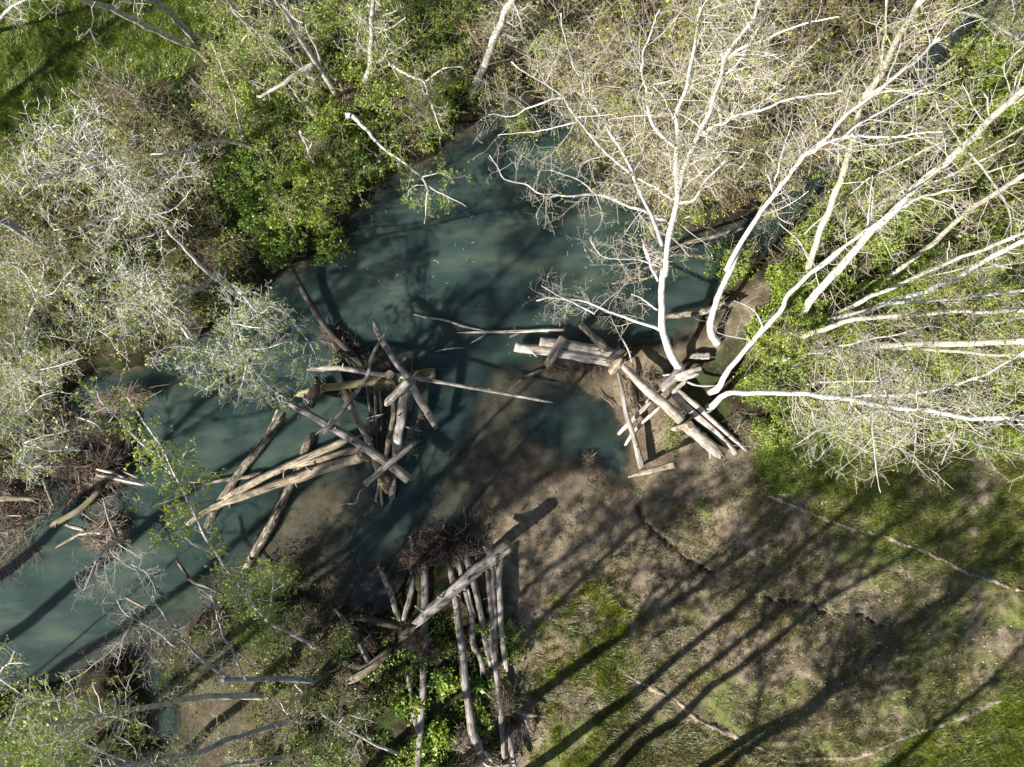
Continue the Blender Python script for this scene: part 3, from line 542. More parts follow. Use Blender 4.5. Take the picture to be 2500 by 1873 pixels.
LOGS = [
 # --- the jam in mid stream
 ('log', 'grey leaning log whose upper end juts over open water, topmost of the midstream jam', 'J1165,105:1.2 J1220,250 J1330,470:1.5 J1480,690 J1600,850:1.6 J1720,1060:1.5 J1860,1300:1.1 J2000,1540:.6', 13, 17, 'wgrey', 'round', 'broken', dict(stubs=2, splinters=3)),
 ('pole', 'crooked thin grey pole slanting across the mid stream jam over the yellow log', 'J1355,175:2.1 J1330,290 J1200,500:2.0 J1120,700 J1100,850:1.9 J990,1010 J840,1210:1.7 J650,1450:1.5 J500,1620:1.4', 5, 13, 'wgrey', 'taper', 'broken', dict(cat='pole', stubs=3, splinters=2)),
 ('pole', 'long pale pole lying across the jam, its white tip reaching far over the water', 'J310,780:1.0 J560,765:1.1 J850,785 J1080,830:1.2 J1330,855:1.2 J1600,885:1.15 E700,822:1.0 E850,850 E1000,875:.8 E1180,908 E1350,940:.5', 11, 6, 'wpale', 'broken', 'taper', dict(cat='pole', stubs=5)),
 ('log', 'thick mossy yellow log lying level under the poles of the mid stream jam', 'J190,1110:.45 J480,1040:.5 J870,985:.55 J1250,930 J1600,880:.55 J2000,840:.5', 17, 21, 'wyel', 'broken', 'cut', dict(stubs=2)),
 ('log', 'heavy bleached log running down through the jam with a broken lower end', 'J1640,900:1.1 J1600,1100:1.05 J1560,1300 J1540,1500:.95 K1510,380 K1490,560:.8 K1470,700:.7', 17, 20, 'wpale', 'cut', 'broken', dict(stubs=2, splinters=3)),
 ('log', 'stubby log with a rounded pale end on top of the jam, pointing down left', 'J1640,940:1.9 J1500,1090:1.75 J1330,1270:1.5', 17, 15, 'wpale', 'cut', 'round', dict()),
 ('log', 'slim tan log standing between the bleached log and the dark poles of the jam', 'J1440,1180:.9 J1440,1400:.75 K1420,300 K1370,560:.5 K1340,720:.35', 10, 12, 'wtan', 'broken', 'broken', dict()),
 ('log', 'yellowish brown log running from the back of the jam down to the lower pile ends', 'J600,700:.35 J690,870:.4 J800,1130:.5 J920,1380:.55 K1000,330:.6 K1120,580 K1220,870:.55 K1330,1100:.45', 16, 13, 'wtan', 'cut', 'broken', dict(stubs=1)),
 ('pole', 'thin pale pole, leftmost of the upright dark poles inside the jam', 'J1085,1010:.5 J1110,1250 J1130,1500:.4 K1150,520:.3', 8, 4, 'wbark', 'broken', 'taper', dict(cat='pole')),
 ('pole', 'thin dark pole, middle one of the upright poles inside the jam', 'J1190,1030:.5 J1200,1300 K1210,300:.4 K1220,650:.3', 8, 5, 'wbark', 'broken', 'taper', dict(cat='pole')),
 ('pole', 'thin dark pole, right one of the upright poles inside the jam', 'J1260,1050:.45 J1275,1350 K1270,400:.3 K1280,660:.2', 9, 6, 'wdark', 'broken', 'taper', dict(cat='pole')),
 ('pole', 'thin grey stick tucked along the right flank of the bleached log', 'J1650,1080:.9 J1630,1250:.8 J1600,1400:.7', 6, 6, 'wgrey', 'broken', 'broken', dict(cat='pole')),
 ('log', 'long grey log slanting from the leafy crown to a sawn end by the lower piles', 'K90,60:.9 K400,230:1.0 K800,460:1.15 K1100,660:1.25 K1400,860:1.25 K1660,1050:1.2', 13, 21, 'wgrey', 'broken', 'cut', dict(stubs=2)),
 ('log', 'half round dark log lying across the sawn grey log at the foot of the jam', 'K1060,1120:1.55 K1240,960:1.6 K1420,810:1.65 K1580,690:1.6 K1730,560:1.5', 15, 10, 'wgrey', 'cut', 'broken', dict(splinters=3)),
 ('log_stub', 'short stub with a pale round sawn face beside the sawn grey log', 'K975,710:.95 K1110,785:.6', 16, 13, 'wtan', 'cut', 'broken', dict(cat='log stub')),
 ('pile', 'dark round topped pile at the foot of the jam under the half round log', 'K1370,1180:.1 K1345,1000:1.2', 18, 20, 'wdark', 'cut', 'round', dict(cat='pile')),
 ('pile', 'yellowish pile end leaning out below the half round log', 'K1250,1030:.7 K1380,1215:.25', 14, 17, 'wyel', 'broken', 'cut', dict(cat='pile')),
 ('pile', 'short pale pile end with a splintered foot, rightmost below the jam', 'K1450,1020:.7 K1420,1290:.2', 12, 15, 'wbark', 'broken', 'broken', dict(cat='pile', splinters=2)),
 ('pile', 'long thin pile end pointing straight down into the water below the jam', 'K1265,1080:.4 K1285,1300:.15 K1295,1520:-.25', 9, 6, 'wyel', 'broken', 'broken', dict(cat='pile')),
 ('pile', 'thin grey slat end leaning left of the long pile end below the jam', 'K1245,1080:.5 K1225,1220 K1205,1350:.1', 6, 7, 'wgrey', 'broken', 'cut', dict(cat='pile')),
 ('pile', 'dark grey pile behind the crossing of the jam logs, flat top towards open water', 'J1640,860:.7 J1645,610:1.1', 18, 19, 'wdark', 'broken', 'cut', dict(cat='pile')),
 ('pile', 'dark sawn pile top in the middle of the jam beside the yellow log', 'J1440,930:.9 J1390,850:1.7', 22, 20, 'wdark', 'broken', 'cut', dict(cat='pile')),
 ('pile', 'dark ragged chunk leaning over the left end of the yellow log', 'J420,880:.5 J380,1020:1.0 J320,1210:1.1', 15, 24, 'wdark', 'broken', 'broken', dict(cat='pile', splinters=3)),
 ('log', 'brown log half hidden below the yellow log at the waterline', 'J430,1110:.1 J700,1130:.12 J1000,1120:.1', 12, 10, 'wdark', 'broken', 'broken', dict()),
 ('stick', 'white forked stick lying across the upright poles inside the jam', 'K1060,235:.75 K1200,195:.8 K1325,170:.85', 4, 2, 'wpale', 'taper', 'taper', dict(cat='stick', stubs=2)),
 ('stick', 'thin grey stick crossing the tan log in the middle of the jam', 'K780,265:.8 K930,295:.8 K1100,275 K1300,180:.8', 2.2, 2, 'wgrey', 'taper', 'taper', dict(cat='stick')),
 # --- logs trailing to the left of the jam
 ('log', 'half sunken bark covered log slanting under the leafy crown, left of the jam', 'L1190,70:-.3 L1050,220:.05 L930,390 L800,560:.14 L620,800:.12 L530,940:.08 L380,1170:.05 L250,1420:-.2', 17, 16, 'wbark', 'broken', 'broken', dict(stubs=3)),
 ('log', 'long half sunken log with a broken pale upper end, lying over the gravel bar', 'L1450,300:-.30 L1390,450:.10 L1300,700:.1 L1200,890:.13 L1060,1180:.16 L950,1400 L800,1650:.1 G1460,500:-.08', 19, 19, 'wbark', 'broken', 'broken', dict(stubs=3, splinters=2)),
 ('log', 'upper one of the long tan logs trailing left from the jam', 'L1790,420:.45 L1500,545 L1200,680:.45 L1000,770 L830,860:.42 L480,1040:.35', 17, 15, 'wtan', 'broken', 'broken', dict(stubs=2)),
 ('log', 'middle one of the long tan logs trailing left from the jam, touching the upper', 'L1960,510:.5 L1700,570 L1450,640:.5 L1180,720:.45', 16, 13, 'wtan', 'broken', 'taper', dict(stubs=1)),
 ('log', 'lowest and thickest of the long tan logs trailing left from the jam', 'L1990,580:.45 L1600,710 L1250,830:.45 L950,930 L700,1020:.38 L430,1110:.3 L250,1200 L100,1310:.15', 23, 12, 'wtan', 'cut', 'broken', dict(stubs=2, splinters=4)),
 ('pole', 'thin dark pole with white patches lying on the water above the tan logs', 'L150,915:.06 L350,870 L520,840:.14 L720,815:.2 L880,760:.12', 9, 9, 'wbark', 'broken', 'broken', dict(cat='pole')),
 ('branch', 'short white broken branch hanging below the leafy crown beside the sunken log', 'L1000,205:.5 L1050,90:.9', 6, 6, 'wpale', 'broken', 'broken', dict(cat='branch')),
 ('branch', 'thin curved twig lying in the shallows over the gravel bar', 'K665,1420:.05 K760,1385 K930,1375:.07 K960,1280 K990,1210:.1 K1060,1165:.3', 1.6, 1.4, 'wpale', 'taper', 'taper', dict(cat='branch')),
 ('log', 'dark rooty pole running down from the leafy bank to the back of the jam', 'D1710,60:.9 D1760,160:.7 D1850,330:.45 D1950,490:.35 J560,250:.3 J750,450:.3 J1000,700:.4', 11, 15, 'wdark', 'broken', 'broken', dict(stubs=3)),
 # --- the right hand structure
 ('log', 'lower of two thick parallel logs on the right, round sawn end facing the shore', 'M75,345:.45 M300,365 M600,410:.55 M850,460 M1105,515:.7', 20, 20, 'wpale', 'cut', 'cut', dict(stubs=1)),
 ('log', 'upper of the two thick parallel logs on the right, in dappled light', 'M345,285:.5 M600,315 M900,370:.6 M1180,425:.65', 20, 21, 'wpale', 'cut', 'broken', dict(stubs=1)),
 ('log', 'short thick log laid crosswise over the two parallel logs', 'M600,240:1.05 M520,370:1.1 M440,505:.8', 19, 20, 'wgrey', 'cut', 'broken', dict()),
 ('log', 'mottled log slanting down to the two parallel logs from the creek behind them', 'M785,95:.9 M900,210 M1060,360:.95', 13, 16, 'wbark', 'cut', 'broken', dict()),
 ('log_stub', 'dark broken stub wedged between the parallel logs and the white log', 'M1090,490:.9 M1250,380:.8', 14, 16, 'wdark', 'broken', 'broken', dict(cat='log stub')),
 ('log_stub', 'tan splintered root end standing where the white log begins', 'M1110,610:.75 M1200,500:1.25', 15, 23, 'wtan', 'broken', 'broken', dict(cat='log stub', splinters=4)),
 ('log', 'long sunlit white log running down the right shore to a grey sawn end', 'M1230,535:1.15 M1380,680 M1560,850:1.15 M1720,980 M1875,1135:1.05', 15, 21, 'wpale', 'broken', 'cut', dict(stubs=1)),
 ('log', 'thick cracked log with a white lower half, in line below the sunlit white log', 'N960,1040:.75 N1150,1210:.85 N1300,1340 N1420,1450:.9', 24, 23, 'wpale', 'cut', 'broken', dict(stubs=1, splinters=2)),
 ('pile', 'pale pile with round grey top leaning over the join of two white shore logs', 'N780,1090:.55 N900,1065:1.2 N1025,1040:1.75', 12, 16, 'wtan', 'broken', 'cut', dict(cat='pile')),
 ('log', 'long slim grey log lying alone down the beach, left of the white shore logs', 'M1195,630:.95 M1240,830 M1260,960:.85 M1300,1120 M1370,1350:.75 M1445,1650:.55', 8, 14, 'wgrey', 'broken', 'cut', dict(stubs=2)),
 ('pile', "smooth tan pile with dark hollow top, leaning over the slim grey log's foot", 'E1800,1388:.5 E1900,1360:.95 E2082,1312:1.6', 9, 15, 'wtan', 'taper', 'cut', dict(cat='pile')),
 ('pole', 'weathered pole on the sand left of the white log, upper of two parallel ones', 'N70,1140:.15 N260,950:.35 N480,735:.7', 10, 10, 'wpale', 'broken', 'broken', dict(cat='pole')),
 ('pole', 'weathered pole on the sand left of the white log, lower of two parallel ones', 'N160,1290:.12 N310,1070:.4 N600,800:.8', 9, 9, 'wpale', 'broken', 'broken', dict(cat='pole')),
 ('log', 'white log with a shadow band, left of the pair lying behind the cracked log', 'N790,620:.7 N1000,820 N1200,990:.7 N1400,1165 N1635,1415:.62', 14, 15, 'wpale', 'broken', 'cut', dict(stubs=1)),
 ('log', 'thinner white log, right of the pair lying behind the cracked log', 'N860,570:.72 N1010,700 N1140,810:.75 N1400,1040 N1600,1220:.68 N1790,1400:.6', 13, 8, 'wpale', 'broken', 'taper', dict(stubs=1)),
 ('log', 'short split grey log leaning at the foot of the white barked tree', 'N640,510:1.1 N760,390 N890,265:1.0', 11, 10, 'wgrey', 'broken', 'broken', dict(splinters=1)),
 ('log', 'short split white log beside the grey one at the foot of the white barked tree', 'N665,555:1.1 N790,440 N910,325:1.0', 11, 10, 'wpale', 'broken', 'broken', dict(splinters=1)),
 ('log', 'white broken slab pointing right, topmost of the splintered heap below the white barked tree', 'N860,370:1.15 N1000,320 N1175,270:1.05', 11, 9, 'wpale', 'broken', 'cut', dict()),
 ('log', 'white broken slab pointing right, second in the splintered heap below the white barked tree', 'N850,425:1.05 N1000,385 N1135,350:1.0', 12, 9, 'wpale', 'broken', 'broken', dict(splinters=2)),
 ('log', 'short pale block at the lower end of the splintered heap', 'N765,615:.9 N860,530 N960,440:.95', 10, 9, 'wpale', 'broken', 'broken', dict()),
 ('stick', 'pale stick half buried in shade just left of the splintered heap', 'N635,372:.7 N760,355:.75', 5, 5, 'wpale', 'broken', 'broken', dict(cat='stick')),
 ('branch', 'curved pale branch leading right from the splintered heap', 'N990,460:.85 N1100,500 N1250,512:.85 N1420,500:.8', 6, 4, 'wpale', 'broken', 'taper', dict(cat='branch')),
 ('log', 'square ended grey log lying in shade right of the white barked tree', 'N1060,105:.75 N1280,100:.8', 13, 14, 'wgrey', 'broken', 'cut', dict()),
 ('branch', 'bare white branch floating level between the jam and the parallel logs', 'E770,522:.06 E860,518 E1000,516:.08 E1150,512 E1410,503:.25', 6, 8, 'wpale', 'taper', 'broken', dict(cat='branch', stubs=6)),
 ('branch', 'thin branch forking up and left from the floating white branch', 'E515,412:.1 E600,432 E710,448:.1 E830,488 E940,508:.08', 4, 5, 'wpale', 'taper', 'taper', dict(cat='branch', stubs=3)),
 ('branch', 'short side branch pointing down and left from the floating white branch', 'E848,588:.05 E900,560 E948,528:.09', 3, 4, 'wpale', 'taper', 'taper', dict(cat='branch')),
 ('branch', 'small pale branch lying alone on the water below the floating white branch', 'E640,636:.03 E730,617 E822,612:.06', 3, 3.5, 'wpale', 'taper', 'taper', dict(cat='branch', stubs=3)),
 ('branch', 'yellow brown branch sunk just below the water under the floating white branch', 'E820,668:-.15 E950,602 E1060,560:-.06 E1145,525:.0', 3, 6, 'wyel', 'taper', 'broken', dict(cat='branch')),
 ('pole', 'brown pole lying half sunk from the long pale pole up to the parallel logs', 'E1080,872:-.02 E1130,830 E1190,785:.04 E1290,740:.12', 5, 7, 'wbark', 'taper', 'broken', dict(cat='pole')),
 ('branch', 'thin bent branch on the wet sand beside the pool', 'M970,800:.2 M1030,890 M1100,940:.22 M1155,1020:.2', 4, 3, 'wgrey', 'taper', 'taper', dict(cat='branch', stubs=2)),
 ('branch', 'bare white branch hanging down behind the parallel logs', 'M1160,130:1.6 M1230,250 M1300,380:1.3 M1345,535:1.0', 3, 4, 'wpale', 'taper', 'broken', dict(cat='branch', stubs=4)),
 ('fallen_trunk', 'fallen grey trunk lying across the water behind the white barked tree, nearest to it', 'F70,425:.35 F180,410 F290,392:.6 F480,338:.9', 13, 15, 'wbark', 'broken', 'broken', dict(cat='fallen trunk', stubs=3)),
 ('fallen_trunk', 'thin fallen trunk, upper of two lying over the water behind the white barked tree', 'E1700,230:.2 E1830,190:.4 C100,1490:.6 C300,1430 C520,1370:1.0', 7, 9, 'wbark', 'taper', 'broken', dict(cat='fallen trunk', stubs=4)),
 ('fallen_trunk', 'thin fallen trunk, lower of two lying over the water behind the white barked tree', 'E1780,235:.2 E1950,175:.35 F80,60:.6 C350,1540:.9', 6, 8, 'wbark', 'taper', 'broken', dict(cat='fallen trunk', stubs=3)),
 # --- the lower structure
 ('log', 'thick grey log with a squared end laid diagonally over the row of shore logs', 'O1580,270:1.6 O1350,450 O1100,650:1.5 O800,900:1.4 O550,1120 O310,1330:1.25', 24, 20, 'wgrey', 'cut', 'broken', dict(stubs=3)),
 ('log_stub', 'short grey stub resting against the squared end of the diagonal log', 'O1250,320:1.3 O1320,400 O1420,470:1.75', 15, 21, 'wgrey', 'broken', 'cut', dict(cat='log stub')),
 ('log', 'thickest of the shore logs, running under the diagonal log to the bottom of the photo', 'O735,515:.55 O800,720 O845,1000:.75 O880,1330 Q530,10:.95 Q545,150 Q560,300:1.0 Q585,480 Q630,700:1.1 Q690,870:1.1', 14, 20, 'wgrey', 'broken', 'broken', dict(stubs=3, splinters=3)),
 ('log', 'grey shore log just right of the thickest one, splitting into strands at its lower end', 'O885,445:.6 O925,700 O985,950:.75 O1060,1250:.85 Q620,0:.9 Q670,90:.95 Q700,210:.95', 10, 13, 'wgrey', 'broken', 'broken', dict(stubs=1, splinters=4)),
 ('pole', 'thin split pole squeezed between two grey shore logs below the diagonal log', 'O1010,880:.8 O1050,1060 O1110,1240:.85', 6, 7, 'wgrey', 'broken', 'broken', dict(cat='pole')),
 ('log', 'grey shore log passing under the diagonal log, third from the left of the fan', 'O985,430:.65 O1060,680 O1130,960:.8 O1190,1250 O1250,1580:.95 Q760,170:1.0', 13, 13, 'wgrey', 'broken', 'broken', dict(stubs=2)),
 ('log', 'knobbly grey shore log, left of the three thin ones by the sand', 'O1265,640:.75 O1300,950 O1335,1300:.9 Q760,0:1.0 Q795,200:1.0 Q825,430 Q845,650:1.1 Q860,890:1.1', 12, 13, 'wgrey', 'broken', 'broken', dict(stubs=2)),
 ('log', 'thin grey shore log, middle of the three by the sand', 'O1352,560:.75 O1355,900 O1385,1250:.9 Q790,20:1.0 Q805,210:1.0', 10, 10, 'wgrey', 'broken', 'broken', dict(stubs=1)),
 ('log', 'palest of the three thin shore logs, nearest to the sand', 'O1455,480:.8 O1425,700 O1440,1000:.9 O1450,1300 Q855,20:1.0 Q878,190:1.0', 12, 12, 'wpale', 'broken', 'broken', dict(stubs=1)),
 ('log', 'straight grey shore log left of the thickest one, running down into the green plants', 'O425,545:.5 O432,900 O418,1380:.7 Q238,90:.8 Q232,350 Q212,650:1.0 Q190,960:1.1', 17, 14, 'wgrey', 'broken', 'broken', dict(stubs=2, splinters=2)),
 ('log', 'dark log with frayed root end pointing into the creek, left of the slim log', 'P700,150:.35 P770,290 P860,500:.5 P910,680 P960,830:.6', 12, 11, 'wgrey', 'broken', 'broken', dict(splinters=5)),
 ('log', 'slim bent grey log leaning between the frayed log and the straight shore log', 'P1160,290:.5 P1130,480 P1085,640:.6 P1030,820:.6', 11, 11, 'wgrey', 'broken', 'broken', dict()),
 ('log_stub', 'pale banded stub under the left end of the twig nest', 'O265,470:.4 O265,700:.2', 14, 15, 'wtan', 'broken', 'broken', dict(cat='log stub')),
 ('log', 'mossy log continuing the line of the diagonal log into the green plants', 'P830,1285:1.0 P600,1450:.95 P340,1650:.9', 19, 22, 'wmoss', 'broken', 'broken', dict(stubs=2)),
 ('log', 'dark butt under leaves between the diagonal log and its mossy continuation', 'P1190,930:1.1 P1000,1090:1.0', 18, 17, 'wdark', 'broken', 'broken', dict()),
 ('log', 'dark branch log with bright flecks lying left of the frayed log along the water', 'P220,840:.6 P450,825 P650,870:.65 P1000,965:.7', 14, 14, 'wdark', 'broken', 'broken', dict(stubs=2)),
 ('log', 'slanting dark log below the branch log, pointing down to the mossy log', 'P90,690:.65 P250,890 P400,1120:.8 P550,1395:.85', 11, 12, 'wgrey', 'taper', 'broken', dict(stubs=4)),
 ('log', 'short brown rotten log left of the mossy log', 'P140,1415:.7 P330,1440 P500,1475:.75', 12, 19, 'wdark', 'taper', 'broken', dict(splinters=2)),
 ('pole', 'thin grey pole among the leaves left of the straight shore log near the bottom', 'Q105,225:.9 Q130,330 Q150,500:1.0 Q190,690:1.0', 10, 9, 'wgrey', 'broken', 'broken', dict(cat='pole')),
 ('pole', 'grey pole leaning beside the lower end of the knobbly shore log', 'Q875,640:1.0 Q910,800 Q945,960:1.1', 11, 12, 'wgrey', 'broken', 'broken', dict(cat='pole')),
 ('root', 'white twisted root at the bottom edge between the two longest shore logs', 'Q690,905:1.3 Q740,945:1.3 Q820,950 Q905,932:1.3', 8, 7, 'wpale', 'broken', 'broken', dict(cat='root', stubs=2)),
 ('root', 'white root fork standing over the twisted root at the bottom edge', 'Q715,840:1.4 Q745,880 Q765,905:1.35', 9, 7, 'wpale', 'broken', 'broken', dict(cat='root')),
 ('log_stub', 'pale pointed stub sticking out right of the twig heap by the lush grass', 'Q940,520:1.0 Q1030,540 Q1120,553:.95', 10, 8, 'wgrey', 'broken', 'taper', dict(cat='log stub')),
 ('log_stub', 'small white stub below the pointed one, by the lush grass', 'Q1022,585:.95 Q1065,678:.9', 6, 7, 'wpale', 'broken', 'broken', dict(cat='log stub')),
 # --- the debris jam at the left edge
 ('log', 'crooked driftwood log with an orange mossy knee, in the left debris jam', 'S695,65:.6 S690,140:.7 S620,220 S540,285:.8 S460,330:.8 S350,378:.7', 13, 12, 'wmoss', 'round', 'broken', dict(stubs=3, splinters=3)),
 ('log', 'white split plank like log on the left debris jam above the mossy knee', 'R695,750:.8 R860,785:.8 R1005,820:.75', 9, 7, 'wpale', 'broken', 'broken', dict(splinters=2)),
 ('stick', 'short white stick above the split white log of the left debris jam', 'R690,710:.85 R780,730 R870,765:.8', 7, 5, 'wpale', 'broken', 'broken', dict(cat='stick')),
 ('stick', 'thin pale stick pointing right from the left debris jam towards open water', 'R860,720:.8 R980,775 R1110,840:.5', 4, 3, 'wpale', 'broken', 'taper', dict(cat='stick')),
 ('log', 'brown half sunk root trunk hanging below the red twig wad on the left', 'R865,330:.35 R900,430 R912,520:.2 R890,610 R810,700:.3', 11, 16, 'wdark', 'broken', 'broken', dict(stubs=2)),
 ('log', 'grey leaning log at the left edge under the bare white crown', 'R305,780:1.0 R330,850 R372,950:.7', 7, 9, 'wgrey', 'broken', 'broken', dict(stubs=2)),
 ('log', 'yellow moss covered log at the very left edge of the photo', 'R-40,915:.8 R100,908 R245,922:.8', 17, 10, 'wmoss', 'broken', 'broken', dict(splinters=3)),
 ('log', 'pale broken log lying on the water below the mossy knee', 'S470,380:.3 S520,395 S595,412:.25', 8, 9, 'wpale', 'broken', 'broken', dict(splinters=2)),
 ('log', 'pale splintered log under the dead crown in the left part of the creek', 'S560,445:.35 S650,435 S745,440:.4', 8, 9, 'wpale', 'broken', 'broken', dict(splinters=3)),
 ('branch', 'bent pale branch below the mossy knee, dipping into the sunlit water', 'S390,540:.02 S460,500:.15 S540,455:.2 S590,420:.3', 6, 6, 'wtan', 'taper', 'broken', dict(cat='branch', stubs=2)),
 ('branch', 'white branch arching out of the left jam over dark water', 'R530,340:1.4 R640,372:1.6 R700,410 R726,458:1.4', 3, 4.5, 'wpale', 'taper', 'broken', dict(cat='branch')),
 ('branch', 'broken red brown branch in the shade below the dead crown', 'G750,635:.5 G800,665 G870,700:.4', 6, 5, 'wtan', 'broken', 'broken', dict(cat='branch', splinters=2)),
 ('fallen_trunk', 'slim fallen trunk with white patches lying over the lower left shallows', 'G1060,420:1.5 G1150,540:1.3 G1240,575 G1345,632:1.1', 9, 6, 'wbark', 'broken', 'broken', dict(cat='fallen trunk', stubs=3)),
 ('fallen_trunk', 'pale dead branch trunk in the brush near the top left meadow', 'A460,730:.9 A540,670:1.0 A660,590:1.1', 4, 5, 'wpale', 'taper', 'broken', dict(cat='fallen trunk', stubs=3)),
 ('log', 'short pale log in the brush below the two leaning top left trunks', 'A930,533:1.0 A1020,558:1.0', 6, 6, 'wpale', 'broken', 'broken', dict()),
]
for name, label, path, w0, w1, mat, e0, e1, kw in LOGS:
    log(name, label, path, w0, w1, mat, e0, e1, **kw)

# ------------------------------------------------------------------ heaps of twigs and roots
def heap(name, label, pts_r, n, size, mat, hz=.35, z0=.1, thick=.012, seed=0, cat='twig heap', flat=.35, aim=None):
    """pts_r: list of (path point, rx, ry) in photo pixels"""
    g = np.random.default_rng(seed); C, k = [], len(pts_r)
    for pth, rx, ry in pts_r:
        p, h = parse(pth); m = n // k; q = p[0] + np.clip(g.normal(0, .5, (m, 2)), -1.1, 1.1) * (rx, ry)
        rr = np.hypot((q[:, 0] - p[0][0]) / rx, (q[:, 1] - p[0][1]) / ry)
        w = on_ground(q); w[:, 2] = np.maximum(w[:, 2], 0) + z0 + g.uniform(0, 1, m) * hz * np.maximum(0, 1 - rr * .8); C.append(w)
    C = np.vstack(C); K = len(C); d = g.normal(0, 1, (K, 3)); d[:, 2] *= flat
    if aim is not None: d[:, :2] += np.array(aim) * 1.6
    d = unit(d); big = g.random(K) < .07; L = g.uniform(.15, 1, K) * size * np.where(big, 1.7, 1); P = np.empty((K, 4, 3)); pos = C - d * L[:, None] * .5
    for i in range(4):
        P[:, i] = pos; d = unit(d + g.normal(0, .16, (K, 3)) * (1, 1, .6)); pos = pos + d * (L / 3)[:, None]
    R = (thick * np.where(big, 2.6, 1) * g.lognormal(-.45, .45, K))[:, None] * np.array([1, .85, .65, .35])[None]
    V, Q = tubes(P, R, 3); base = C.mean(0); base[2] = max(C[:, 2].min(), 0)
    o = link(name, mesh(name, V - base, Q, mat=M[mat]), loc=base); return tag(o, label, cat)

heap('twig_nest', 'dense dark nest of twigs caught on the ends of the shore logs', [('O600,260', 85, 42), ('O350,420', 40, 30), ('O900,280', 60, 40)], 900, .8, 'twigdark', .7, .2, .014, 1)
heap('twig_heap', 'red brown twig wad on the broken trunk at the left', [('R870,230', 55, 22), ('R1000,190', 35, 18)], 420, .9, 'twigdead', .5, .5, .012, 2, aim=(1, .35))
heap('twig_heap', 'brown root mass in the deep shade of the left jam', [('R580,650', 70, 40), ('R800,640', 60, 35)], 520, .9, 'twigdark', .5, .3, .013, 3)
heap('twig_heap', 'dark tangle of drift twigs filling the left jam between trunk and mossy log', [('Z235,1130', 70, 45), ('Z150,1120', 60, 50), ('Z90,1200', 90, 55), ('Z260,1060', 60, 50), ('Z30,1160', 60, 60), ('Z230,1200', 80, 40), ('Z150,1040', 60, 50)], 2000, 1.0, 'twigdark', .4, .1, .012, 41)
heap('twig_heap', 'thin pale sticks strewn over the dark tangle of the left jam', [('Z200,1150', 90, 60), ('Z110,1230', 80, 50), ('Z270,1200', 60, 40)], 260, 1.0, 'twigdead', .5, .3, .009, 42)
heap('twig_heap', 'pale splintered sticks piled above the mossy knee', [('R850,750', 50, 22)], 150, .75, 'twigdead', .35, .55, .016, 4, aim=(1, -.3))
heap('twig_heap', 'spiky broken sticks at the left edge below the yellow mossy log', [('S130,300', 50, 55), ('S60,360', 50, 50)], 380, 1.0, 'twigdead', .5, .3, .014, 5)
heap('twig_heap', 'fine pale twigs trailing on the water at the left edge', [('S180,560', 60, 40), ('S40,650', 40, 50)], 200, .9, 'twigdead', .2, .05, .008, 6, aim=(-.2, -.8))
heap('twig_heap', 'tangled twig heap in the middle of the creek bend under the dead crown', [('S800,400', 50, 38), ('S760,470', 45, 25)], 420, .8, 'twigdead', .4, .25, .012, 7)
heap('root_mass', 'dark roots hanging along the rooty pole behind the jam', [('J620,330', 22, 22), ('J800,480', 30, 25), ('J980,620', 34, 26), ('J1250,680', 42, 22)], 520, .7, 'twigdark', .35, .12, .011, 8, cat='roots', aim=(.8, -.7))
heap('root_mass', 'pale rootlets hanging from the right side of the jam', [('J1800,1380', 18, 34), ('J1780,1150', 16, 22)], 120, .45, 'twigdead', .3, .5, .007, 9, cat='roots')
heap('root_mass', 'rootlets under the middle of the yellow log in the jam', [('J1420,970', 26, 16), ('J1240,1000', 20, 14)], 120, .4, 'twigdead', .3, .4, .007, 10, cat='roots')
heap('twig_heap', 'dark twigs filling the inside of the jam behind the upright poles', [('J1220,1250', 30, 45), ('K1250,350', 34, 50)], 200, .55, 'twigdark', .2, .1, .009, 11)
heap('twig_heap', 'twigs at the right foot of the jam by the half round log', [('K1750,560', 24, 24)], 70, .45, 'twigdark', .3, .4, .008, 12)
heap('root_mass', 'tangled roots around the lower end of the thickest shore log', [('Q650,820', 40, 35), ('Q560,700', 32, 28), ('Q820,880', 30, 24)], 420, .8, 'twigdead', .5, .35, .012, 13, cat='roots')
heap('twig_heap', 'dead brush caught along the knobbly shore log near the bottom', [('Q850,380', 26, 50), ('Q930,600', 32, 60)], 420, .8, 'twigdark', .5, .4, .011, 14, aim=(.2, -.7))
heap('twig_heap', 'dark sticks round the branch log left of the frayed log', [('P120,680', 34, 30), ('P420,1000', 42, 40), ('P560,1130', 30, 26)], 330, .75, 'twigdark', .4, .2, .010, 15)
heap('root_mass', 'frayed black roots at the creek end of the frayed log', [('P720,130', 20, 20)], 150, .5, 'twigdark', .3, .15, .009, 16, cat='roots', aim=(-.3, .8))
heap('twig_heap', 'dead brown brush over the dark butt by the diagonal log', [('P1200,1080', 44, 24), ('P1330,1200', 40, 22)], 260, .7, 'twigdark', .4, .4, .009, 17)
heap('twig_heap', 'scattered twigs on the wet sand under the crosswise log on the right', [('M480,570', 34, 18), ('M700,620', 34, 16), ('M900,600', 28, 14)], 170, .5, 'twigdark', .15, .03, .009, 18)
heap('twig_heap', 'brushwood lying on the sand between the slim grey log and the white log', [('M1330,760', 26, 30), ('M1400,960', 36, 30), ('M1500,720', 24, 20)], 380, .65, 'twigdead', .25, .05, .008, 19)
heap('twig_heap', 'dry brush behind the lower ends of the pair of white logs', [('N1700,1050', 34, 30), ('N1820,1200', 30, 34)], 240, .6, 'twigdead', .3, .1, .008, 20)
heap('twig_tuft', 'small pale tuft of roots at the edge of the pool', [('M880,1530', 18, 12)], 90, .35, 'twigdead', .25, .05, .007, 21)
heap('twig_heap', 'grey brown brush pile near the top left meadow', [('A700,560', 85, 40), ('A760,660', 85, 45)], 330, 1.1, 'twigdead', .3, .1, .010, 22)
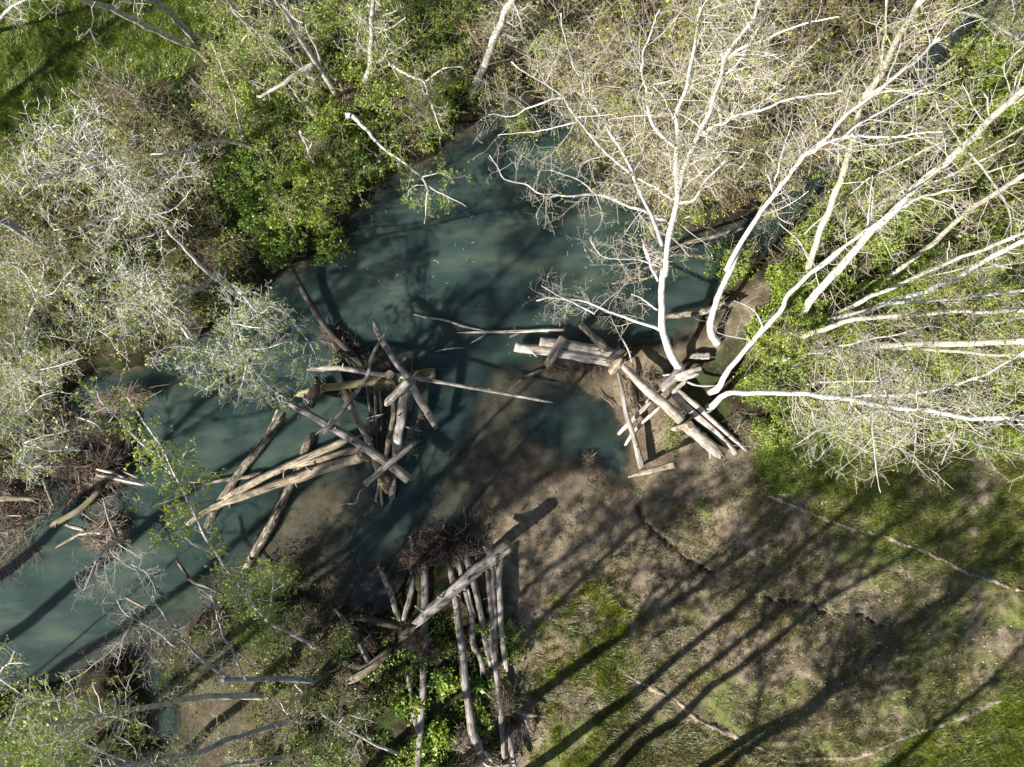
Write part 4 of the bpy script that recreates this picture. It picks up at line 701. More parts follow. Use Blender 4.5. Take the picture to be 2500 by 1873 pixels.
heap('root_mass', 'spray of bare rootlets at the foot of the leaning top trunks', [('B150,600', 30, 28)], 170, .9, 'twigdead', .7, .2, .010, 23, cat='roots')
heap('twig_heap', 'hanging dry grass and twigs beside the broken snag above the water', [('A1950,930', 24, 46), ('A1930,1250', 30, 50)], 330, .9, 'twigdead', .5, .1, .009, 24, aim=(.15, -.6))
heap('twig_heap', 'dark brush on the bare mud at the lower left', [('G1000,980', 60, 34), ('G700,1090', 70, 34)], 340, .8, 'twigdark', .3, .1, .009, 25)
heap('twig_heap', 'pale dead twigs on the mud mound below the shallows', [('G1880,760', 44, 40)], 190, .6, 'twigdead', .3, .1, .008, 26)

# bits of twig and foam adrift on the pool
g = np.random.default_rng(77); q = np.array([740, 480]) + g.random((240, 2)) * (760, 470); q = q[fbm(q[:, 0] / 70, q[:, 1] / 70, 19) > .56]
w = world(q, np.zeros(len(q))); w = w[gs(w[:, 0], w[:, 1]) < -.3]; K = len(w); a = g.uniform(0, 6.283, K); L = g.uniform(.03, .13, K) * g.choice([1, 1, 1.8], K); P = np.empty((K, 4, 3)); pos = w + (0, 0, .008)
for i in range(4): P[:, i] = pos; a = a + g.normal(0, .45, K); pos = pos + np.stack([np.cos(a), np.sin(a), a * 0], 1) * (L / 3)[:, None]
V, Q = tubes(P, np.full((K, 4), .0042) * g.uniform(.5, 1.2, K)[:, None], 4); tag(link('drift_bits', mesh('drift_bits', V, Q, mat=M['twigpale'])), 'pale bits of twig and foam adrift on the creek', 'drift bits', kind='stuff')

# ------------------------------------------------------------------ trees
def tree(name, label, trunk, limbs=(), mat='white', twig='twig', leaf='leaf', d1=2.2, l1=(.7, 1.9), d2=5, l2=(.3, .8), d3=3.5, leaves=1.0, lsize=.055,
         seed=1, cat='tree', up=.3, start=.3, flare=.35, group=None, limb_start=.05, fine=1.0):
    g = np.random.default_rng(seed); path, w0, w1 = trunk
    C3, r = stem(path, w0, w1, flare=flare, seed=seed); base = C3[0].copy()
    zg = float(gz(base[0], base[1])); foot = C3[0] - unit(C3[1] - C3[0]) * .15
    if base[2] > zg - .1 and base[2] < zg + 1.2:            # root the trunk in the ground
        foot[2] = min(zg - .15, C3[0][2] - .1); C3 = np.vstack([foot, C3]); r = np.r_[r[0] * 1.15, r]
    rt = root(name, base, label, cat, group)
    part('trunk', stem_mesh('trunk', C3, r, M[mat], 12, .06, seed), rt)
    n = 24; PL, RL, W = [catmull(C3[int(len(C3) * start):], n)], [np.interp(np.linspace(0, 1, n), np.linspace(0, 1, len(r[int(len(r) * start):])), r[int(len(r) * start):])], []
    for k, (pth, a, b) in enumerate(limbs):
        cl, rl = stem(pth, a, b, seed=seed + k + 1); part('limb', stem_mesh('limb', cl, rl, M[mat], 8, .06, seed + k, along0=4), rt)
        PL.append(catmull(cl[int(len(cl) * limb_start):], n)); RL.append(np.interp(np.linspace(0, 1, n), np.linspace(0, 1, len(rl)), rl))
    P = np.stack(PL); R = np.stack(RL); L = np.linalg.norm(np.diff(P, axis=1), axis=2).sum(1)
    P1, R1 = spawn(P, R, np.maximum(1, L * d1 * 2.2).astype(int), l1, 6, .72, up, .22, 0.0, 1, .42, g); R1 = np.clip(R1, .0035, .0105)
    L1 = np.linalg.norm(np.diff(P1, axis=1), axis=2).sum(1)
    P2, R2 = spawn(P1, R1, np.maximum(1, L1 * d2 * 1.15 * g.uniform(.6, 1.4, len(L1))).astype(int), l2, 3, .68, up * .6, .32, .12, 1, .6, g); R2 = np.clip(R2, .0026, .0052) * fine
    P3, R3 = spawn(P2, R2, np.maximum(0, g.poisson(d3, len(P2))), (.12, .34), 2, .7, up * .5, .2, .15, 1, .8, g, .3); R3 = np.clip(R3, .0022, .0037) * fine
    P1[..., 2] = np.maximum(P1[..., 2], .15); P2[..., 2] = np.maximum(P2[..., 2], .1); P3[..., 2] = np.maximum(P3[..., 2], .08)
    V, Q = join([tubes(P1, R1, 3), tubes(P2, R2, 3), tubes(P3, R3, 3)])
    part('twigs', mesh('twigs', V, Q, mat=M[twig]), rt, 'stuff')
    if leaves > 0:
        cl = np.vstack([P3[:, 1], P2[:, -1], P2[:, 2]]); K = int(len(cl) * leaves); c = cl[g.integers(0, len(cl), K)] + g.normal(0, .025, (K, 3))
        v, q = leaf_quads(c, lsize, g); part('leaves', mesh('leaves', v, q, mat=M[leaf], sm=False), rt, 'stuff')
    return rt

tree('alder_tree', 'tallest white barked alder on the right bank, its crown fanning over the creek', ('F150,745:.8 F95,655 F60,560 F38,380:3 F42,150 C60,1640:5 C80,1400 C115,1250 C130,1150:8 C125,1000 C128,850:10 C125,680:11 C190,500 C240,250:14 C270,50:16', 21, 9),
     [('C135,1150:8 C160,1030 C220,900:9.5 C300,720:11 C370,520:12.5 C420,350:13.5 C560,150:15 C620,0:16', 17, 8), ('C270,800:10.5 C400,740 C520,680:12 C650,650 C800,600:13 C1120,540:14', 12, 4),
      ('C420,350:13.5 C600,270 C860,150:15 C1100,100:15.5', 9, 4), ('C420,400:13 C380,250 C300,80:15 C230,-50:16', 7, 3), ('C400,470:12.7 C520,350 C640,130:14.5 C720,10:15.5', 7, 3),
      ('B2030,1320:6.5 B1900,1270 B1750,1210 B1600,1160:7 B1450,1170 B1280,1160:7.5 B1180,1100 B1060,1080:8 B1020,1010 B970,930:8.3', 9, 3), ('B1600,1160:7 B1480,1070 B1330,1020:7.6', 5, 2),
      ('B2005,1470:5.8 B1920,1250 B1830,1050:8 B1760,900 B1700,820:9 B1630,700 B1560,600:10 B1500,450 B1470,380:11 B1420,200 B1400,80:13', 11, 4), ('B1830,1050:8 B1640,880:9 B1480,680:10.5 B1400,570 B1250,470:11.5 B1100,370:12', 10, 4),
      ('B2065,1195:7.5 B1950,1120 B1860,1070:8', 7, 7), ('B1430,580:10 B1250,630:10 B1100,690:9.5 B960,690', 6, 2), ('B1500,730:10 B1300,780 B1020,810', 5, 2),
      ('B2080,880:10 B1970,780 B1930,690:10.5 B1910,550 B1880,430:11.5 B1920,250:12.5 B1990,60:13.5', 10, 4), ('B1940,690:10.5 B1780,700 B1680,720:10.8', 5, 2), ('B1920,520:11 B2020,490 B2110,480:11.5', 5, 2),
      ('E1990,505:2.3 E1850,450 E1700,400:2.5 E1550,340 E1350,315:2.7 E1250,330', 9, 3), ('E1975,385:3 E1900,330 E1820,290:3.4', 6, 3), ('E1980,210:4 E1920,70:4.5 E1890,0 B1920,1560:5 B1880,1430', 8, 3),
      ('E1990,130:4.3 E1830,80 E1660,70:4.8 E1590,0 B1570,1420:5.2', 5, 2), ('C130,1220:7.5 C230,1210 C290,1100:9 C420,960:10', 9, 5), ('C75,1340:6.3 C140,1320 C210,1295:6.6', 5, 3),
      ('C170,1000:8.8 C300,930 C440,850:10', 4, 2), ('C110,720:11 C60,600 C-10,520:12', 6, 3), ('E1600,410:2.5 E1450,330 E1280,240:2.9', 5, 2)],
     'whitec', 'twig', 'leaf', 2.0, (.6, 2.0), 4.6, (.3, .9), 3, .7, .05, 11, start=.55)
tree('alder_tree', 'white alder right of the tallest one, forking near mid height and leaning up and right', ('F370,570:.9 F330,520 F345,400:1.8 F430,180:4 F510,0 C430,1620:6.5 C500,1480 C600,1310:8 C720,1150:9.5 C880,950:11 C1000,840:12 C1130,700:13 C1270,590:14 C1530,390:15.5 C1700,230:17', 17, 9),
     [('C900,930:11 C1000,860 C1150,825:12 C1450,815:13 C1720,790:14', 11, 5), ('C930,920:11 C1110,830 C1230,740:13 C1400,640:14 C1600,540:15', 9, 4), ('C700,1150:9.3 C720,1060 C750,950:10.3 C790,800:11.5 C830,660', 6, 2),
      ('C860,930:10.8 C865,880 C820,790:12', 4, 2), ('C985,830:12 C960,730 C910,640:13', 5, 2), ('C1270,590:14 C1380,480 C1470,260:16', 6, 3), ('C700,1140:9.5 C660,1010:10', 5, 3)], 'white', 'twig', 'leaf', 1.5, (.6, 1.8), 4, (.3, .8), 3, .6, .05, 12, start=.5)
tree('alder_tree', 'slender white alder with a smooth bowed trunk rooted beside the splintered heap', ('F368,862:1 F420,770 F500,670:2 F600,550 F740,405:4 F790,300 F900,190:6 F1030,80 F1150,0:8 C960,1630 C1060,1540:9 C1150,1460 C1300,1350:11 C1400,1270 C1530,1215:12.5 C1750,1140:14', 14, 8),
     [('F600,550:3 F640,500 F625,440 F580,380 F470,330:4', 6, 2), ('F600,575:2.8 F480,550 F370,520:3.2', 4, 2), ('C1270,1360:10.5 C1290,1200 C1300,1050:12', 5, 2)], 'white', 'twig', 'leaf', 1.4, (.5, 1.6), 4, (.3, .8), 3, .6, .05, 13, start=.6)
tree('alder_tree', 'white alder arching to the right edge, the lowest tree of the right bank', ('F340,965:1 F400,910:1.6 F480,885 F600,882:3.5 F750,882 F950,892:7 F1150,918:9 F1400,960:11 F1650,995:12.5 F1900,1025:13.5 F2230,1040:15.5', 14, 16),
     [('F1100,905:8.5 F1400,895 F1600,880:11 F1750,840:12 F1950,780:13 F2080,710 F2230,620:14.5', 11, 6), ('F1380,975:11 F1200,1030 F1000,1090:12 F850,1190:12', 5, 2), ('F1310,980:10.5 F1305,1150 F1320,1300:11 F1350,1480:11', 6, 2),
      ('F1400,970:11 F1410,1100 F1430,1220:12', 5, 2), ('F2100,1045:15 F2230,1140:16', 7, 4), ('F1340,960:10.5 F1150,1090 F1000,1250:11.5', 4, 2), ('F1500,975:11.5 F1560,1100 F1540,1300:12', 4, 2), ('F830,890:5 F820,1000 F850,1130:5.5', 4, 2), ('F1750,850:12 F1700,920 F1830,980:12.5', 4, 2)],
     'whitec', 'twig', 'leaf', 2.2, (.6, 1.7), 4.6, (.3, .9), 3, .5, .05, 14, start=.35)
tree('alder_tree', 'thick speckled alder crossing the right thicket diagonally to the right edge', ('F770,600:.9 F810,520 F870,430:2 F950,300:3.5 F1050,190 F1180,40:6 C1080,1640:6.6 C1250,1430:8.5 C1400,1290:10 C1500,1170 C1700,1010:12 C1900,830:13.5 C2230,520:16', 21, 22),
     [('C1870,910:13 C1950,990 C2050,1130:14 C2110,1280 C2150,1440:15', 8, 4), ('C1300,1340:9.5 C1290,1100:11 C1120,1100', 5, 2), ('C1500,1180:11 C1400,1050 C1250,1000:12', 4, 2), ('C1850,890:13 C1750,740 C1680,600:14', 5, 2)], 'birch', 'twig', 'leaf', 1.3, (.5, 1.6), 4, (.3, .8), 3, .8, .055, 15, start=.5)
tree('alder_tree', 'yellowish mottled alder rising steeply to the top edge through the right thicket', ('F888,245:1 F915,150 F940,60:2.5 C930,1580:3.2 C975,1400:5 C1050,1240:6.5 C1110,1060:8 C1180,850:10 C1225,640:12 C1350,440:13.5 C1500,150:15.5 C1620,-30:17', 17, 21),
     [('C1350,440:13.5 C1372,280 C1385,0:15.5', 8, 6), ('C1095,990:8.6 C1060,920:9 C1020,900', 6, 3), ('C920,1560:3.4 C850,1430:4.5 C740,1330 C690,1250:5.5', 6, 2), ('C1230,640:12 C1100,560 C980,540:13', 5, 2)], 'tan', 'twigtan', 'leaf', 1.3, (.5, 1.7), 4, (.3, .8), 3, .8, .055, 16, start=.5)
tree('alder_tree', 'greyish alder lying low across the right thicket below the forked bright one', ('F745,670:1 F800,610 F870,560:2.2 F1000,500:3.5 F1200,440:5.5 F1450,415:7.5 F1800,395:9.5 F2230,385:12', 15, 13), [('F1900,390:10 F1910,560 F1925,780:11', 4, 2)], 'tan', 'twigtan', 'leaf', 1.6, (.5, 1.5), 4, (.3, .8), 3, .9, .055, 17, start=.4)
tree('alder_tree', 'bright white alder that forks low, its stems sweeping to the right edge', ('F990,485:1 F1060,440 F1150,420:2.5 F1330,372:4 F1400,335:4.8 F1600,280:6 F1850,165:8 F2050,60:9.5 F2230,-40:10.5', 14, 17), [('F1410,345:5 F1550,335 F1800,312:7.5 F2050,290 F2230,265:10', 11, 10), ('F2020,110:9 F2100,125 F2230,150:10', 5, 3)], 'whitec', 'twig', 'leaf', 1.0, (.4, 1.3), 4, (.3, .7), 3, .9, .055, 18, start=.5)
tree('alder_tree', 'thin pale alder running just above the forked bright one', ('F1010,470:1 F1100,400 F1200,350:2.5 F1310,290 F1450,240:5 F1750,105:8 F2000,20:10 F2230,-90:11.5', 12, 12), [('F1750,105:8 F1760,-30:8.6', 3, 2)], 'birch', 'twig', 'leaf', 1.1, (.4, 1.3), 4, (.3, .7), 3, 1, .055, 19, start=.5)
tree('bare_tree', 'thin bare white tree with spreading bare branches in the middle of the right thicket', ('F760,690:1 F900,650 F1000,635:3.5 F1150,590:5.5 F1350,540:8 F1500,520:9', 7, 5), [('F1150,595:5.5 F1300,660 F1450,760:8 F1600,840:9', 5, 2), ('F1050,620:4.2 F980,700 F940,850:5', 4, 2), ('F1400,540:8 F1500,620 F1530,790:9', 4, 2), ('F1450,530:8.6 F1650,480 F1850,540:10.5', 4, 2), ('F1500,700:8 F1400,800 F1370,880:8.4', 4, 2)],
     'white', 'twig', 'leaf', 2.4, (.5, 1.6), 4, (.3, .8), 2.5, .12, .05, 20, start=.3)
tree('alder_tree', 'faint tan trunk lying level in the right thicket under the bare branches', ('F1300,600:1 F1650,590:4 F1900,580 F2230,570:8', 18, 22), [], 'tan', 'twigtan', 'leaf', 1.5, (.5, 1.5), 4, (.3, .8), 3, .9, .055, 21)
tree('alder_tree', 'narrow tan trunk in the right thicket just below the faint level one', ('F1450,615:1 F1820,632:4 F2000,645 F2230,662:7', 9, 11), [], 'tan', 'twigtan', 'leaf', 1.5, (.5, 1.5), 4, (.3, .8), 3, .9, .055, 22)
tree('leaning_tree', 'white barked tree leaning in from the top right corner', ('C1770,62:1.2 C1870,85 C1960,105:2.5 C2100,190:3.5 C2230,260:5', 6, 11), [('C2100,190:3.5 C2150,90 C2140,0:5', 4, 3)], 'white', 'twig', 'leafbright', 2.5, (.5, 1.5), 5, (.3, .8), 3, 2, .06, 23)
tree('alder_tree', 'grey speckled trunk seen between twigs near the right edge, above the forked stems', ('F1300,260:1 F1450,150 F1560,60:3 F1650,0:4.5 C1750,1370:6 C2000,1180:8.5 C2230,1040:11', 14, 16), [], 'tan', 'twigtan', 'leaf', 1.5, (.5, 1.5), 4, (.3, .8), 3, 1, .055, 24, start=.4)
# top left and top centre
tree('alder_tree', 'left one of two pale trunks leaning to the top left corner from one mossy foot', ('A1265,380:.9 A1210,320 A1150,275:2.2 A1050,235 A950,190:4 A750,90:6.5 A620,40 A480,-5:9 A300,-60:11', 18, 15), [], 'mossy', 'twig', 'leaf', 1.0, (.5, 1.4), 4, (.3, .8), 3, 1, .055, 31, start=.7)
tree('alder_tree', 'right one of two trunks with furrowed grey bark leaning to the top left corner', ('A1225,300:1 A1170,240 A1080,140:3.5 A960,30:6 A860,-20:7.5 A700,-120:10', 19, 18), [('A980,40:5.8 A900,60 A830,20:6.5', 4, 2)], 'cottony', 'twig', 'leaf', 1.0, (.5, 1.4), 4, (.3, .8), 3, 1, .055, 32, start=.7)
tree('alder_tree', 'dappled white trunk at the top with a broken limb hanging left from its fork', ('A2048,605:.8 A1970,490 A1890,370:3 A1820,270:4.5 A1740,120:6.5 A1650,-10:8.5 A1580,-120:10', 16, 14), [('A1880,385:3 A1800,430 A1720,485:3.3 A1630,545 A1540,578:3.2', 16, 9), ('A1800,250:4.8 A1740,270 A1690,292:5', 7, 5), ('A1640,540:3.2 A1560,500 A1500,480:3.6', 3, 2)], 'mossy', 'twig', 'leaf', 1.3, (.5, 1.4), 4, (.3, .8), 3, 1.2, .055, 33, start=.55)
tree('alder_tree', 'mossy brown trunk behind the broken limb, leaning up and left', ('A1930,540:.8 A1850,450 A1780,375:2 A1670,265:4 A1540,170:6 A1420,80:7.5 A1350,-40:9', 19, 14), [('A1535,165:6 A1500,80 A1470,20:7.5', 8, 4), ('A1530,180:6 A1600,270 A1720,340:5', 5, 3), ('A1480,210:6.5 A1380,320:6', 4, 2)], 'mossy', 'twigtan', 'leafbright', 2.2, (.5, 1.6), 5, (.3, .8), 3, 2.2, .06, 34, start=.5)
tree('sapling', 'thin white stem running up beside the trunk with the broken limb', ('A1935,405:1.2 A1890,280 A1850,190:4 A1790,0:6.5', 7, 6), [], 'white', 'twig', 'leafbright', 2, (.4, 1.1), 5, (.25, .6), 3, 2, .06, 35, start=.5)
tree('alder_tree', 'straight pale trunk rising to the top edge right of the trunk with the broken limb', ('B198,575:.8 B225,480 B255,400:2.5 B262,250:4.5 B278,0:8 B285,-120:9.5', 15, 15), [('B262,385:2.6 B340,335 B390,210:4', 9, 3), ('B262,350:3 B180,240 B200,80:5', 4, 3)], 'mossy', 'twig', 'leafbright', 2, (.5, 1.5), 5, (.3, .8), 3, 2, .06, 36, start=.3)
tree('birch_tree', 'speckled white birch like trunk at the top centre where the creek emerges', ('B870,550:.8 B900,470 B945,370:2.5 B1000,220:4.8 B1060,80:7 B1120,-30:9', 19, 23), [('B1090,20:8 B1140,70 B1160,170:8.5', 4, 2), ('B930,470:1.6 B960,500:1.6', 6, 3)], 'birch', 'twig', 'leaf', 1.5, (.5, 1.4), 4, (.3, .8), 3, 1.2, .055, 37, start=.4)
tree('leaning_tree', 'bare white limb reaching from the bank over the water to a spray of fresh leaves', ('B120,688:1.5 B160,710 B220,760:2 B300,860:2.4 B430,960:2.6 B560,1050:2.6 B600,1150:2.4', 12, 5), [('B570,1060:2.6 B700,1040:2.7 B760,1100', 4, 2), ('B600,1130:2.4 B590,1230 B580,1340:2.2', 4, 2), ('B600,1110:2.4 B700,1170 B830,1240:2.2', 4, 2), ('B590,1100:2.5 B500,1130 B470,1200:2.3', 3, 2)],
     'white', 'twig', 'leafbright', 1.8, (.3, .9), 7, (.2, .5), 3, 2.2, .085, 38, start=.6, up=.05)
tree('leaning_tree', 'forked thin pale limb crossing the green shrubs above the leafy spray', ('B340,365:2 B460,440 B570,490:2.5 B600,570 B630,650:3 B690,800:3', 8, 3), [('B580,490:2.5 B700,410:3 B810,400:3.2', 5, 3)], 'white', 'twig', 'shrubleaf', 2.5, (.4, 1.2), 6, (.25, .6), 3, 1.6, .065, 39, up=.1)
tree('snag', 'dead broken snag with a jagged white top standing on the green bank', ('A1930,1130:.6 A1900,1040 A1870,950:1.9 A1830,870 A1800,785:3', 7, 10), [('A1850,900:2.3 A1870,840:2.7', 5, 4), ('A1810,810:2.8 A1850,850:2.8', 4, 2)], 'dead', 'twigdead', 'leaf', 2, (.3, .8), 4, (.2, .4), 1, 0, .05, 40, cat='snag')
tree('bowed_tree', 'thin tree bowed over in an arch above the bright green patch', ('A1655,948:.8 A1530,895 A1400,858:2.5 A1290,845:3.2 A1200,875 A1100,905:4 A980,915:4.4 A900,925', 9, 5), [('A1110,910:4 A1090,1000:4.2 A1000,1120 A930,1180:4.6', 6, 3), ('A1450,850:2.4 A1430,720 A1400,570:4', 4, 2)], 'white', 'twig', 'leaf', 2.0, (.4, 1.3), 5, (.25, .6), 3, .9, .055, 41)
# left canopy
tree('alder_tree', 'largest bare white crown on the left bank, spreading to the upper left', ('D1420,300:.9 D1340,230 D1260,175:2 D1120,30:4.5 A1000,1370:6.5 A900,1240:8 A800,1140 A700,1075:9.5 A600,1010 A480,910:11.5 A400,830 A300,760:13', 12, 6),
     [('A880,1200:8 A960,1140 A1090,1010:9', 6, 3), ('A900,1300:7.5 A750,1290 A500,1350:9.5 A320,1380:10', 8, 3), ('A620,1050:10 A400,1050:11 A200,1090:12 A120,1160', 8, 3), ('A600,1000:10.3 A450,920:11.3 A280,830:12', 6, 3), ('A560,900:11 A500,790 A460,720:12.5', 4, 2),
      ('A1000,1370:6.5 A850,1420 A600,1480:8', 5, 2), ('A850,1190:8.4 A700,1200 A550,1260:9.8', 5, 2), ('A660,1050:9.7 A640,940 A760,950:10.8', 4, 2), ('A550,980:10.6 A380,900 A180,850:12.3', 5, 2), ('A900,1280:7.7 A1050,1250 A1150,1130:8.6', 4, 2)],
     'white', 'twigpale', 'leaf', 2.6, (.4, 1.5), 5.2, (.25, .7), 3.2, .9, .06, 51, start=.55, fine=1.25)
tree('alder_tree', 'bare crown with white tangled twigs over the left bank, right of the shaded trunk', ('D1130,545:.6 D1040,420:3 D930,330:6 D830,250:8 D700,190:9.5 D590,150:10.5', 9, 6), [('D930,330:6 D920,430:7 D950,520:7.4', 5, 2), ('D830,260:8 D700,330 D560,400:9.5', 6, 2), ('D1020,400:3.5 D850,400:5 D700,410:6', 4, 2), ('D800,240:8.4 D850,120 D830,0:9.5', 5, 2), ('D1050,430:2.8 D1150,540:4', 5, 3), ('D700,190:9.5 D560,250 D430,270:10.5', 5, 2), ('D600,400:9.3 D480,560 D300,540:10', 4, 2)],
     'white', 'twigpale', 'leaf', 2.6, (.4, 1.4), 5.2, (.25, .7), 3.2, 1.5, .06, 52, start=.45, fine=1.25)
tree('alder_tree', 'drooping crown of white twigs and yellow leaves hanging over the water left of the jam', ('D1330,245:.9 D1385,330:3 D1400,470:5 D1420,590:6.5 D1480,700:7.5 D1560,790:8', 9, 5), [('D1460,690:7.3 D1350,780:8 D1230,860:8.2', 5, 2), ('D1480,700:7.5 D1600,830 D1720,930:7.5', 5, 2), ('D1480,700:7.4 D1440,850 D1420,960:7.2', 5, 2), ('D1430,620:6.7 D1560,620:7.5 D1700,580:8', 5, 2), ('D1420,600:6.6 D1250,690:7.5 D1050,740:8', 5, 2),
      ('D1400,240:3 D1550,400:5 D1660,330:6 D1760,470:6.5 D1860,600:6.5 D1900,690:6.3', 6, 2), ('D1870,650:6.4 D1820,830:6 D1740,930:5.8', 3, 1.5), ('D1560,790:8 D1600,920:7.8', 4, 2), ('D1300,640:7.3 D1100,600 D900,640:8.3', 5, 2), ('D1000,700:8 D900,720:8.3', 4, 2), ('D1400,470:5 D1600,500:6.5 D1780,540', 4, 2)],
     'white', 'twigpale', 'leaf', 2.7, (.35, 1.15), 5.5, (.22, .6), 3.2, 1.6, .065, 53, start=.35, up=.1, fine=1.2)
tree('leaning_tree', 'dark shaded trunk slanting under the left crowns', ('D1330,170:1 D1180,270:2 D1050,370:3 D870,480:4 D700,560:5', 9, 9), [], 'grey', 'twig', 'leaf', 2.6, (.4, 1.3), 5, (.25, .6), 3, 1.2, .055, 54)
tree('alder_tree', 'white trunk with a kink at the far left, leaning to the left edge', ('D145,545:1 D165,480 D205,350:4 D225,300:5 D180,200:6 D100,130:7.5 D0,80:9 D-100,30:10', 9, 7), [('D210,340:4.2 D330,260:5.5 D450,120:7', 5, 2), ('D215,290:5.2 D260,130:7 D190,0:8.5', 5, 2), ('D120,140:7.2 D60,230 D-20,260:8.5', 4, 2)], 'white', 'twig', 'leaf', 2.6, (.4, 1.4), 5, (.25, .7), 3.2, 1.4, .055, 55, start=.4)
tree('alder_tree', 'bare white crown over the left debris jam at the left edge', ('D215,485:1.5 D170,600 D140,680:3 D125,780:4.5 D140,1000:6 D150,1200:7 D130,1330:7.5', 11, 6), [('D130,780:4.5 D300,730:6 D500,670:6.5', 5, 2), ('D140,800:4.7 D50,900:6 D-30,960', 5, 2), ('D150,1180:7 D300,1130 D480,1100:7.5', 5, 2), ('D150,1200:7 D350,1230:7.5 D480,1200', 5, 2), ('D140,1000:6 D250,900:7 D360,870', 5, 2), ('D110,780:4.5 D0,650:6', 5, 2), ('D140,1050:6.2 D20,1150:7 D-40,1180', 5, 2), ('D130,1330:7.5 D260,1320:7.8', 4, 2), ('D200,450:2 D100,600:4 D20,560', 5, 2)],
     'white', 'twigpale', 'leaf', 3.0, (.4, 1.3), 5.5, (.22, .65), 3.2, 1.5, .06, 56, start=.3, fine=1.2)
tree('alder_tree', 'curved pale branch tree at the very top left corner', ('A-60,210:1 A0,110:3.5 A60,50:5 A150,-5:6.5 A260,-60:8', 9, 7), [], 'white', 'twig', 'leaf', 1.5, (.4, 1.2), 4, (.3, .7), 3, .6, .05, 57)
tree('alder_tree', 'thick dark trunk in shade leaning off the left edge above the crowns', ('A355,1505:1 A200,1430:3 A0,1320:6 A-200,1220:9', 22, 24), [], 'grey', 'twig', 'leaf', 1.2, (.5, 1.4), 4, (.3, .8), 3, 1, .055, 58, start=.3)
# lower left
tree('snapped_tree', 'grey snapped trunk lying level at the lower left, white limbs rising from its broken end', ('G1890,1128:1 G1700,1128:2.2 G1480,1132:4 G1340,1138:5', 15, 16), [('G1380,1118:4.8 G1290,1070 G1210,1010:5.3 G1120,920 G1050,850:5.8 G980,730 G905,640:6', 9, 5), ('G1050,850:5.8 G990,830 G930,820:6', 5, 3), ('G1455,1110:4.2 G1400,970 G1340,870:5 G1290,720:5.5 G1260,610:5.6', 7, 4), ('G910,640:6 G860,560 G800,440:6', 4, 2), ('G930,680:6 G820,700 G720,760:6', 3, 2)], 'grey', 'twig', 'leaf', 2.4, (.4, 1.4), 4.5, (.25, .7), 3, .3, .055, 61, start=.9)
tree('alder_tree', 'thick grey trunk with a green mossy foot, leaning left along the lower left mud', ('G1610,1225:.9 G1500,1225 G1300,1230:3 G1130,1250 G1000,1275:6 G800,1310:8 G660,1345:9.5 G480,1380:11 G290,1400:12.5', 18, 10), [('G660,1340:9.5 G600,1320 G560,1310:10', 5, 3), ('G600,1350:10 G450,1280:11 G250,1240:12', 5, 2), ('G500,1380:11 G380,1480 G200,1540:12.5', 5, 2)], 'mossy', 'twig', 'leafbright', 2.4, (.4, 1.4), 5, (.25, .7), 3, 1.7, .06, 62, start=.6)
tree('alder_tree', 'grey trunk below the mossy footed one, leaning to the bottom left', ('G1810,1368:1 G1720,1385 G1600,1420:2.5 G1450,1470 G1350,1495:5 G1180,1570:6.5 G960,1600:8.5 G740,1640:10.5 G600,1670:12', 14, 14), [('G780,1630:10.2 G550,1540:10.5 G400,1470:10.7', 7, 4), ('G1180,1570:6.5 G1100,1480:7.5 G1050,1420', 4, 2), ('G1350,1495:5 G1300,1560:6', 4, 2)], 'grey', 'twig', 'leafbright', 2.2, (.4, 1.3), 5, (.25, .7), 3, 1.4, .06, 63, start=.4)
tree('alder_tree', 'lowest grey trunk, at the bottom edge below the leaning ones', ('G1690,1603:1 G1550,1620:2 G1350,1650:4 G1200,1690:5.5', 10, 10), [], 'grey', 'twig', 'leaf', 2, (.4, 1.2), 4, (.3, .7), 3, 1, .06, 64)
tree('alder_tree', 'leafy white limbed tree in the bottom left corner', ('G480,1740:1 G400,1690:3 G330,1645:5 G200,1540:6.5 G110,1440:7.5 G30,1380:8', 9, 5), [('G250,1580:6 G100,1570:7 G0,1600:8', 5, 2), ('G150,1480:7 G220,1380:8 G300,1300', 4, 2), ('G60,1400:8 G100,1290:8.5', 4, 2), ('G300,1620:5.5 G380,1510:7', 4, 2)], 'white', 'twig', 'leafbright', 3.5, (.4, 1.4), 5, (.25, .7), 3.2, 2.4, .075, 65, start=.2)
tree('leaning_tree', 'small leafy branch tree reaching over the sunlit water at the left edge', ('G-200,1400:1 G-80,1220:3 G0,1100:4.5 G50,1040:5 G180,1040:5.3', 7, 3), [('G0,1130:4.3 G100,1205:4.6 G200,1250', 5, 2), ('G50,1040:5 G90,960:5.3', 3, 2)], 'white', 'twig', 'leafbright', 2.6, (.3, 1.0), 5, (.25, .6), 3, 1.5, .06, 66, start=.4)
